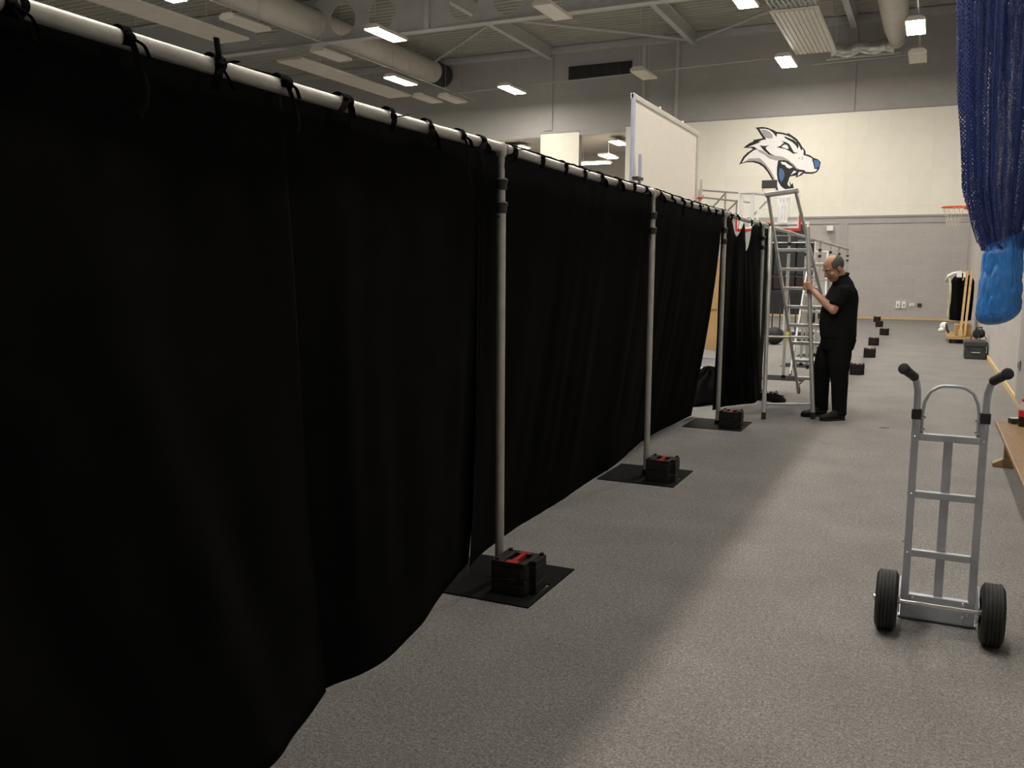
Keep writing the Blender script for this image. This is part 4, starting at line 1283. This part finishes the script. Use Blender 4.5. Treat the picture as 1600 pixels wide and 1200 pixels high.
emb('cheek', 'cheek_mark', 'logo_black', 3)
emb('eye', 'eye', 'logo_black', 2)
emb('eye_w', 'eye_white', 'logo_white', 3)
emb('brow', 'brow', 'logo_black', 2)
emb('teeth', 'teeth', 'logo_white', 2)
for k in ('fang_a', 'fang_b', 'fang_c'):
    emb(k, 'fang', 'logo_white', 2)
emb('tongue', 'tongue', 'logo_blue', 2)
emb('nose_k', 'nose_outline', 'logo_black', 2)
emb('nose', 'nose', 'logo_blue', 3)
for x, z in ((-4.56, 5.70), (-4.44, 5.73), (-4.45, 5.67)):
    MB().lathe([(0.022, 0), (0.022, 0.003)], (x, YF - 0.042 - 0.003, z), 'y', 10).build('whisker_dot', 'logo_grey', em, world=True)
# ================================================================ BEHIND THE CURTAIN
# white projection screen on a stand
t = thing('projection_screen', 'large white projection screen standing behind the curtain', 'screen', (-4.0, 14.45, 0))
MB().box(-4.012, -4.0, 12.58, 16.35, 1.0, 4.06).build('screen_cloth', 'screen', t, world=True)
MB().box(-4.03, -3.975, 12.5, 16.42, 4.06, 4.14).build('top_bar', 'rad', t, world=True, bevel=0.01)
MB().box(-4.02, -3.97, 12.50, 12.58, 0.02, 4.14).build('upright', 'blue_lit_metal', t, world=True, bevel=0.01)
MB().box(-4.02, -3.97, 16.35, 16.42, 0.02, 4.14).build('upright', 'rad', t, world=True, bevel=0.01)
MB().box(-4.02, -3.97, 12.58, 16.35, 0.94, 1.0).build('bottom_bar', 'rad', t, world=True)
MB().box(-3.94, -3.90, 12.66, 12.71, 0.0, 3.3).build('stand_post', 'blue_lit_metal', t, world=True)
MB().box(-3.94, -3.90, 16.44, 16.49, 0.0, 3.3).build('stand_post', 'rad', t, world=True)
for y in (12.6, 16.45):
    MB().box(-4.6, -3.4, y - 0.03, y + 0.03, 0, 0.04).build('foot', 'blue_lit_metal', t, world=True)
MB().box(-3.97, -3.88, 12.48, 12.74, 2.93, 2.97).build('clamp', 'collar', t, world=True)
MB().box(-3.96, -3.89, 16.36, 16.50, 2.94, 2.97).tube([(-3.9, 16.45, 2.96), (-3.88, 16.54, 3.02)], 0.008, 6).build('clamp', 'red_pad', t, world=True)
for y in (13.8, 15.2):
    MB().box(-3.98, -3.96, y, y + 0.06, 4.12, 4.16).build('clip', 'white_paint', t, world=True)
for y in (13.0, 16.0):
    MB().box(-4.1, -4.05, y - 0.05, y + 0.05, 0.04, 1.0).build('back_strut', 'rad', t, world=True)

tag(MB().box(-4.6, -3.55, 18.5, 18.53, 0.0, 1.9).box(-4.6, -3.55, 18.47, 18.5, 0.85, 0.93).build('brown_board', 'brown_board'), 'tan board standing behind the gap at the raised curtain edge', 'board')
tag(MB().tube([(-4.0, 14.6, 0.02), (-2.9, 14.62, 0.02)], 0.02, 10).lathe([(0.028, 0), (0.028, 0.05)], (-2.95, 14.62, 0.03), 'x', 10).build('floor_pole', 'pipe', smooth=True), 'loose grey pole lying on the carpet behind the curtain gap', 'pole')

# portable basketball goal
t = thing('basketball_goal', 'portable basketball backboard edged in red behind the stepladder', 'basketball goal', (-4.5, 27.6, 0))
MB().box(-5.40, -3.64, 27.60, 27.615, 2.92, 4.0).build('glass_board', 'glass', t, world=True)
MB().box(-5.42, -5.38, 27.57, 27.63, 2.9, 4.02).box(-3.66, -3.62, 27.57, 27.63, 2.9, 4.02).box(-5.38, -3.66, 27.57, 27.63, 3.98, 4.02).box(-5.38, -3.66, 27.57, 27.63, 2.92, 2.97).build('board_frame', 'white_paint', t, world=True)
MB().box(-5.47, -3.57, 27.56, 27.64, 2.84, 2.92).box(-5.47, -5.41, 27.56, 27.64, 2.92, 3.30).box(-3.63, -3.57, 27.56, 27.64, 2.92, 3.30).build('edge_padding', 'red_pad', t, world=True, bevel=0.01)
MB().box(-4.85, -4.80, 27.585, 27.6, 3.05, 3.5).box(-4.25, -4.2, 27.585, 27.6, 3.05, 3.5).box(-4.80, -4.25, 27.585, 27.6, 3.45, 3.5).build('target_square', 'white_paint', t, world=True)
sc_ = MB().box(-4.74, -4.30, 27.55, 27.65, 4.10, 4.34).build('shot_clock', 'clock', t, world=True, bevel=0.02)
MB().box(-4.72, -4.69, 27.58, 27.62, 4.0, 4.12).box(-4.36, -4.33, 27.58, 27.62, 4.0, 4.12).build('clock_bracket', 'steel', t, world=True)
MB().tube([(-4.52 + 0.225 * math.cos(a), 27.33 + 0.225 * math.sin(a), 3.05) for a in [2 * PI * i / 24 for i in range(24)]], 0.012, 8, closed=True).box(-4.62, -4.42, 27.55, 27.585, 3.0, 3.1).build('rim', 'orange', t, world=True, smooth=True)
net = MB()
for k in range(10):                                          # white cords gathered in front of the glass board
    a = 2 * PI * k / 10
    p0 = Vector((-4.07 + 0.18 * math.cos(a), 27.42 + 0.12 * math.sin(a), 3.80))
    p1 = Vector((-4.05 + 0.13 * math.cos(a + 0.5), 27.42 + 0.1 * math.sin(a + 0.5), 3.45))
    p2 = Vector((-4.06 + 0.11 * math.cos(a + 0.2), 27.42 + 0.08 * math.sin(a), 3.10))
    net.tube([interp([p0, p1, p2], i / 8) for i in range(9)], 0.022, 6)
net.tube([(-4.07 + 0.18 * math.cos(a), 27.42 + 0.12 * math.sin(a), 3.80) for a in [2 * PI * i / 20 for i in range(20)]], 0.025, 6, closed=True)
net.tube([(-4.06 + 0.12 * math.cos(a), 27.42 + 0.09 * math.sin(a), 3.08) for a in [2 * PI * i / 16 for i in range(16)]], 0.025, 6, closed=True)
net.build('net', 'cord', t, world=True, smooth=True)
bx_ = [((-6.95, 29.0, 4.24), (-4.6, 27.75, 3.92)), ((-6.95, 29.0, 4.02), (-5.1, 27.95, 3.72)), ((-6.5, 28.75, 3.6), (-6.0, 28.5, 4.08)), ((-6.0, 28.5, 4.08), (-6.0, 28.5, 3.3)), ((-6.0, 28.5, 3.45), (-5.6, 28.3, 3.78)), ((-5.6, 28.3, 3.84), (-5.6, 28.3, 3.0)), ((-5.2, 28.2, 3.2), (-4.6, 27.8, 3.75)), ((-6.95, 29.0, 4.24), (-6.95, 29.0, 0.6)), ((-6.95, 29.0, 2.2), (-5.0, 28.0, 2.95))]
for p, q in bx_:
    MB().tube([p, q], 0.028, 8).build('boom_tube', 'pilaster', t, world=True, smooth=True)
for x in (-5.36, -5.03):
    MB().box(x - 0.06, x + 0.06, 27.72, 27.78, 2.9, 3.95).build('back_upright', 'white_paint', t, world=True)
MB().box(-7.6, -6.2, 28.3, 30.0, 0.0, 0.7).build('weighted_base', 'dark_mat', t, world=True, bevel=0.05)
MB().box(-7.4, -6.4, 28.25, 28.3, 0.5, 2.2).build('base_pad', 'dark_mat', t, world=True, bevel=0.02)

# trolley of upright dark mats
t = thing('mat_trolley', 'trolley of upright dark mats seen through the stepladder', 'trolley', (-3.2, 22.2, 0))
for k, (x0, x1, z1) in enumerate(((-3.95, -3.45, 2.42), (-3.43, -2.93, 2.5), (-2.91, -2.55, 2.38))):
    MB().box(x0, x1, 22.05, 22.35, 1.55, z1).build('mat', 'dark_mat', t, world=True, bevel=0.03)
    MB().box(x0, x1, 22.05, 22.33, 1.2, 1.53).build('mat', 'maroon' if k else 'dark_mat', t, world=True, bevel=0.03)
MB().tube([(-4.0, 22.0, 0.15), (-4.0, 22.0, 2.32), (-2.5, 22.0, 2.32), (-2.5, 22.0, 0.15)], 0.022, 10).build('frame_tube', 'alu', t, world=True, smooth=True)
MB().box(-4.0, -2.5, 21.95, 22.5, 1.12, 1.2).build('deck', 'dark_mat', t, world=True)
for i in range(9):
    x = -3.95 + i * 0.18
    MB().cyl((x, 22.05, 0.2), (x, 22.05, 1.12), 0.016, 8).build('grille_bar', 'vent', t, world=True)
MB().box(-4.02, -2.48, 21.95, 22.5, 0.13, 0.2).build('base_deck', 'vent', t, world=True)
for x in (-3.9, -2.6):
    for y in (22.02, 22.42):
        MB().lathe([(0.06, -0.02), (0.06, 0.02)], (x, y, 0.06), 'x', 16).build('castor', 'rubber', t, world=True)
        MB().box(x - 0.015, x + 0.015, y - 0.015, y + 0.015, 0.06, 0.14).build('castor_fork', 'steel', t, world=True)

# white tubular goal frame
t = thing('goal_frame', 'white tubular frame standing behind the bald man', 'goal', (-2.9, 24.6, 0))
MB().tube([(-3.4, 24.0, 0.03), (-3.4, 24.0, 2.15), (-2.42, 24.0, 2.15), (-2.42, 24.0, 0.03)], 0.03, 12).build('front_frame', 'white_paint', t, world=True, smooth=True)
for x in (-3.4, -2.42):
    MB().tube([(x, 24.0, 2.12), (x - 0.0, 25.1, 0.03), (x, 24.0, 0.03)], 0.024, 10).build('side_stay', 'white_paint', t, world=True, smooth=True)
MB().tube([(-3.4, 25.1, 0.03), (-2.42, 25.1, 0.03)], 0.024, 10).build('rear_bar', 'white_paint', t, world=True)

def ball(c, r, label):
    t = thing('exercise_ball', label, 'ball', (c[0], c[1], 0), group='black balls')
    MB().ellipsoid((0, 0, r), (r, r, r), 32, 20).build('ball_skin', 'rubber', t, smooth='all')
    MB().tube([(r * 0.98 * math.cos(a), 0.02, r + r * 0.98 * math.sin(a)) for a in [2 * PI * i / 40 for i in range(40)]], 0.006, 6, closed=True).build('seam', 'collar', t)
    MB().cyl((0, -r * 0.99, r), (0, -r * 1.01, r), 0.012, 8).build('valve', 'collar', t)
ball((-3.12, 20.6), 0.20, 'black ball on the carpet beside the left leg of the stepladder')
ball((-3.45, 30.4), 0.25, 'distant black ball seen between the upper treads of the stepladder')

# ================================================================ FAR WALL FITTINGS
t = thing('wall_speaker', 'small pale box on a bracket on the grey far wall', 'speaker', (-3.36, YF - 0.01, 3.2))
MB().box(-0.11, 0.11, -0.24, -0.08, -0.10, 0.08).build('box', 'white_paint', t, bevel=0.01)
MB().box(-0.03, 0.03, -0.08, 0.0, -0.03, 0.03).build('bracket', 'steel', t)
for i, (x, m_, l) in enumerate(((-0.99, 'paper', 'left of the two white socket covers low on the far wall'), (-0.80, 'paper', 'right of the two white socket covers low on the far wall'), (-0.55, 'paper', 'flat white trunking piece low on the far wall'), (-0.30, 'clock', 'small dark socket low on the far wall'))):
    t = thing('wall_socket', l, 'socket', (x, YF - 0.01, 0.52), group='sockets on the far wall')
    h = (0.13, 0.12, 0.05, 0.06)[i]
    MB().box(-0.07, 0.07, -0.05, 0, -h, h).build('cover', m_, t, bevel=0.008)
    MB().box(-0.03, 0.03, -0.06, -0.05, -h * 0.5, h * 0.3).build('outlet', 'logo_grey' if i < 3 else 'vent', t)
t = thing('wall_socket', 'grey double socket on the dark column at the right edge', 'socket', (XR - 0.055, 12.1, 0.54))
MB().box(-0.02, 0, -0.08, 0.08, -0.06, 0.06).build('cover', 'pilaster', t, bevel=0.006)
MB().box(-0.024, -0.02, -0.03, 0.03, -0.03, 0.03).build('outlet', 'collar', t)

# side basketball hoop on the right wall
t = thing('side_hoop', 'orange basketball hoop sticking out beside the blue netting', 'basketball hoop', (0.36, 21.76, 3.05))
MB().tube([(0.235 * math.cos(a), 0.235 * math.sin(a), 0) for a in [2 * PI * i / 32 for i in range(32)]], 0.016, 8, closed=True).build('rim', 'orange', t, smooth='all')
MB().box(0.2, 0.33, -0.08, 0.08, -0.05, 0.01).build('rim_bracket', 'orange', t)
MB().box(0.33, 0.36, -0.9, 0.9, -0.15, 0.9).build('backboard', 'panel_white', t)
MB().box(0.36, 0.71, -0.3, -0.25, 0.2, 0.25).box(0.36, 0.71, 0.25, 0.3, 0.2, 0.25).build('wall_arm', 'steel', t)
nt_ = MB()
for k in range(12):
    a = 2 * PI * k / 12
    for s in (-1, 1):
        nt_.tube([(0.225 * math.cos(a), 0.225 * math.sin(a), 0), (0.16 * math.cos(a + s * 0.26), 0.16 * math.sin(a + s * 0.26), -0.2), (0.12 * math.cos(a + s * 0.52), 0.12 * math.sin(a + s * 0.52), -0.4)], 0.0035, 5)
nt_.build('hoop_net', 'cream_cloth', t)

# ================================================================ BLUE DIVIDER NET AND ITS BAG
t = thing('divider_net', 'blue netting bunched against the right wall and hanging from the roof', 'net', (0.66, 10.8, 1.9))
def net_layer(k, seed):
    m = MB()
    nu, nv = 220, 60
    zs_ = [1.86, 2.1, 2.5, 3.5, 4.5, 7.0, 10.4]
    cx_ = [0.665, 0.655, 0.62, 0.60, 0.585, 0.575, 0.57]
    ax_ = [0.17, 0.24, 0.335, 0.42, 0.45, 0.45, 0.45]
    ay_ = [0.16, 0.20, 0.26, 0.32, 0.36, 0.40, 0.42]
    def lin(arr, z):
        for i in range(len(zs_) - 1):
            if z <= zs_[i + 1]:
                f = (z - zs_[i]) / (zs_[i + 1] - zs_[i])
                f = max(0, min(1, f))
                return arr[i] + (arr[i + 1] - arr[i]) * f
        return arr[-1]
    def fn(u, v):
        z = 1.86 + (10.4 - 1.86) * v ** 1.5
        a = 2 * PI * u
        g = k * (1 + 0.10 * math.sin(17 * a + seed) + 0.07 * math.sin(41 * a + 2 * seed + 0.6 * z) + 0.10 * noise.noise(Vector((math.cos(a) * 2 + seed, math.sin(a) * 2, z * 0.5))))
        return Vector((min(lin(cx_, z) + lin(ax_, z) * g * math.cos(a), 1.04), 10.8 + lin(ay_, z) * g * math.sin(a), z))
    m.grid(fn, nu, nv)
    o = m.build('net_layer', 'net', t, world=True, smooth='all')
    me = o.data
    uvl = me.uv_layers.new(name='UVMap')
    for p in me.polygons:
        for li in p.loop_indices:
            vi = me.loops[li].vertex_index
            i, j = vi % (nu + 1), vi // (nu + 1)
            v = j / nv
            uvl.data[li].uv = (i / nu * 3.2 * (0.5 + 0.5 * k), 8.54 * v ** 1.5)
    return o
net_layer(1.0, 1.0)
net_layer(0.68, 2.3)
net_layer(0.36, 4.1)
for x0, y0 in ((0.30, 10.62), (0.46, 10.55)):
    MB().tube([(x0 - 0.02, y0, 2.62), (x0, y0, 2.4), (x0 + 0.05, y0 + 0.02, 2.15), (x0 + 0.12, y0 + 0.05, 1.95), (x0 + 0.2, y0 + 0.06, 1.89)], 0.016, 8, flat=0.4).build('webbing', 'rope_blue', t, world=True)
bag = thing('net_bag', 'bright blue nylon bag holding the gathered foot of the netting', 'bag', (0.675, 10.8, 1.08))
bm_ = MB()
def bagpt(u, v):
    a = 2 * PI * u
    z = 1.08 + 0.90 * v
    if v < 0.14:
        r = 0.205 * math.sqrt(max(0.0, 1 - (1 - v / 0.14) ** 2)) + 0.001
    else:
        r = 0.205 + 0.012 * math.sin(v * 5) - 0.03 * max(0, v - 0.85) / 0.15
    q_ = Vector((math.cos(a) * 1.3, math.sin(a) * 1.3, z * 2.2 + 0.8 * math.sin(a)))
    r *= 1 + 0.07 * noise.noise(q_) - 0.28 * (0.3 - min(0.3, abs(noise.noise(Vector((q_.x * 1.6, q_.y * 1.6, q_.z * 2.0 + 1.6 * q_.x)))))) - 0.07 * (0.3 - min(0.3, abs(noise.noise(q_ * 4.3 + Vector((5, 1, 2))))))
    z += 0.10 * max(0, v - 0.8) / 0.2 * math.cos(a) * 0.7 + 0.045 * math.cos(a) * (1 - v) * r / 0.205
    return Vector((0.675 + r * math.cos(a), 10.8 + r * math.sin(a), z))
bm_.grid(bagpt, 140, 90)
bm_.build('bag_cloth', 'bag_blue', bag, world=True, smooth='all', solid=0.004)
rim_ = [Vector(bagpt(i / 40, 1.0)) for i in range(40)]
MB().tube(rim_, 0.008, 6, closed=True).build('hem', 'bag_blue', bag, world=True, smooth='all')

# ================================================================ RIGHT WALL: CLOTHES TROLLEY, CASE, REEL, BENCH
t = thing('drape_trolley', 'wheeled wooden trolley hung with black drapes in the far right corner', 'trolley', (0.65, 24.4, 0))
MB().box(0.42, 1.0, 23.0, 24.9, 0.10, 0.16).build('wooden_base', 'timber', t, world=True)
for x in (0.50, 0.92):
    for y in (23.15, 24.75):
        MB().lathe([(0.05, -0.02), (0.05, 0.02)], (x, y, 0.05), 'x', 16).build('castor', 'rubber', t, world=True)
        MB().box(x - 0.02, x + 0.02, y - 0.02, y + 0.02, 0.05, 0.11).build('castor_fork', 'steel', t, world=True)
def hang(u, v):
    a = 2 * PI * u
    z = 0.50 + 1.13 * v
    sh_ = 1.0 if v < 0.82 else math.sqrt(max(0.0, 1 - ((v - 0.82) / 0.18) ** 2)) * 0.8 + 0.2 * (1 - (v - 0.82) / 0.18)
    rx, ry = 0.255 * (0.94 + 0.06 * math.sin(3 * v)) * sh_, 0.6 * sh_
    f = 1 + 0.05 * math.sin(9 * a + 2 * v)
    return Vector((0.70 + (rx * f) * math.cos(a), 24.3 + ry * f * math.sin(a), z))
MB().grid(hang, 60, 24).build('black_drapes', 'curtain', t, world=True, smooth='all', solid=0.004)
MB().bar((0.70, 23.75, 0.16), (0.70, 23.75, 1.5), 0.04, 0.04).bar((0.70, 24.8, 0.16), (0.70, 24.8, 1.5), 0.04, 0.04).bar((0.70, 23.75, 1.5), (0.70, 24.8, 1.5), 0.04, 0.04).build('inner_frame', 'timber', t, world=True)
st = [(0.40, 23.75, 1.50), (0.43, 23.66, 1.35), (0.44, 23.64, 1.0), (0.42, 23.64, 0.75), (0.43, 23.66, 0.55)]
MB().tube([interp(st, i / 12) for i in range(13)], 0.028, 8, flat=0.3).build('cream_strap', 'cream_cloth', t, world=True)
MB().box(0.55, 0.66, 23.66, 23.69, 1.53, 1.68).box(0.69, 0.74, 23.66, 23.69, 1.53, 1.66).build('white_tag', 'paper', t, world=True)
MB().tube([(0.34, 24.0, 1.42), (0.38, 23.8, 1.56), (0.48, 23.7, 1.62), (0.58, 23.68, 1.66)], [0.03, 0.035, 0.035, 0.02], 8).build('white_cloth', 'paper', t, world=True, smooth='all')
MB().ellipsoid((0.36, 23.75, 0.36), (0.10, 0.1, 0.10), 14, 10).ellipsoid((0.30, 23.7, 0.27), (0.07, 0.08, 0.05), 12, 8).build('white_bundle', 'paper', t, world=True, smooth='all')
MB().tube([(0.40, 23.7, 0.42), (0.42, 23.6, 0.30), (0.46, 23.55, 0.22)], 0.03, 8).build('black_strap', 'rubber', t, world=True)
MB().tube([(0.95, 23.5, 0.16), (0.95, 23.5, 0.52), (0.95, 23.1, 0.52), (0.95, 23.1, 0.16)], 0.012, 8).build('hoop_guard', 'steel', t, world=True)
tag(MB().box(0.58, 0.92, 23.25, 23.65, 0.16, 0.44).box(0.57, 0.93, 23.24, 23.66, 0.40, 0.43).build('cardboard_box', 'brown_board', bevel=0.004), 'small brown box on the trolley base behind two timber battens', 'box')
for k, (x, lab) in enumerate(((0.70, 'left of two pine battens leaning on the black drape trolley'), (0.79, 'right of two pine battens leaning on the black drape trolley'))):
    t = thing('timber_batten', lab, 'timber', (x, 23.1, 0.16), group='battens on the trolley')
    MB().bar((0, 0, 0.02), (0.07, 0.42, 1.53), 0.05, 0.035).build('batten', 'timber', t)
    if k == 0:
        MB().cbox((0, -0.005, 0.09), (0.09, 0.05, 0.16)).build('end_block', 'skirting', t)

t = thing('equipment_case', 'charcoal plastic equipment case on the carpet against the right wall', 'case', (0.865, 19.25, 0))
MB().box(-0.20, 0.17, -0.28, 0.28, 0.0, 0.225).build('body', 'case', t, bevel=0.02)
MB().box(-0.215, 0.18, -0.295, 0.295, 0.225, 0.345).build('lid', 'case', t, bevel=0.025)
MB().tube([(-0.08, -0.285, 0.12), (-0.08, -0.315, 0.13), (0.06, -0.315, 0.13), (0.06, -0.285, 0.12)], 0.009, 8).build('handle', 'steel', t, smooth=True)
for x in (-0.14, 0.12):
    MB().box(x - 0.02, x + 0.02, -0.31, -0.28, 0.19, 0.26).build('latch', 'collar', t)
t = thing('cable_reel', 'black cable reel on a stand on top of the charcoal case', 'cable reel', (0.90, 19.25, 0.347), 1.0)
MB().lathe([(0.08, -0.075), (0.088, -0.07), (0.088, -0.062), (0.05, -0.058), (0.05, 0.058), (0.088, 0.062), (0.088, 0.07), (0.08, 0.075)], (0, 0, 0.125), 'x', 28).build('drum', 'rubber', t, smooth=True)
cb = MB()
for k in range(7):
    cb.tube([(-0.045 + 0.015 * k, 0.065 * math.cos(a), 0.125 + 0.065 * math.sin(a)) for a in [2 * PI * i / 20 for i in range(20)]], 0.012, 6, closed=True)
cb.build('cable', 'collar', t, smooth=True)
for x in (-0.105, 0.105):
    MB().tube([(x, -0.10, 0.008), (x, -0.02, 0.16), (x, 0.0, 0.235), (x, 0.02, 0.16), (x, 0.10, 0.008)], 0.009, 8).build('stand_frame', 'collar', t, smooth=True)
MB().tube([(-0.105, 0, 0.235), (0.105, 0, 0.245)], 0.012, 8).build('carry_handle', 'collar', t)

t = thing('gym_bench', 'low worn wooden gym bench at the right edge', 'bench', (0.735, 7.3, 0))
MB().box(-0.145, 0.13, -3.2, 1.48, 0.30, 0.335).build('seat_board', 'bench', t, bevel=0.008)
MB().box(-0.03, 0.03, -3.0, 1.25, 0.17, 0.30).build('centre_rail', 'bench_edge', t, bevel=0.004)
for y in (-2.85, 1.12):
    e = MB().box(-0.09, 0.09, y - 0.03, y + 0.03, 0.06, 0.30).build('end_support', 'bench_edge', t, bevel=0.006)
    MB().prism([(-0.17, 0.0), (0.17, 0.0), (0.17, 0.03), (0.09, 0.075), (-0.09, 0.075), (-0.17, 0.03)], lambda u, v, s, y=y: (u, y - 0.05 + 0.10 * s, v)).build('foot', 'bench_edge', t, bevel=0.004)
t = thing('cola_bottle', 'cola bottle with red cap and label standing on the gym bench', 'bottle', (0.775, 8.55, 0.336))
MB().lathe([(0.028, 0), (0.032, 0.01), (0.030, 0.05), (0.032, 0.08), (0.0325, 0.085)], n=24).build('cola', 'cola', t, smooth=True)
MB().lathe([(0.0325, 0.085), (0.0335, 0.09), (0.0335, 0.135), (0.0325, 0.14)], n=24).build('label', 'bottle_red', t, smooth=True)
MB().lathe([(0.032, 0.14), (0.030, 0.165), (0.016, 0.205), (0.0125, 0.215)], n=24).build('neck', 'pet', t, smooth=True)
MB().lathe([(0.0145, 0.214), (0.015, 0.218), (0.015, 0.232), (0.013, 0.236)], n=20).build('cap', 'bottle_red', t, smooth=True)
t = thing('tape_box', 'small black box beside the cola bottle on the bench', 'box', (0.735, 8.70, 0.336), 0.4)
MB().box(-0.045, 0.045, -0.035, 0.035, 0, 0.045).build('body', 'collar', t, bevel=0.005)
MB().box(-0.04, 0.04, -0.03, 0.03, 0.045, 0.047).build('top_label', 'steel', t)
for x, y, w, l, lab in ((-0.35, 10.0, 0.05, 0.02, 'small dark scrap on the carpet beyond the sack truck hoop'), (-0.05, 5.75, 0.012, 0.02, 'tiny dark fleck on the carpet between the sack truck rails')):
    tag(MB().prism([(-w, -l), (w * 0.7, -l * 0.7), (w, l * 0.5), (-w * 0.4, l)], lambda u, v, s, x=x, y=y: (x + u, y + v, 0.001 + 0.003 * s)).build('floor_scrap', 'collar'), lab, 'scrap')
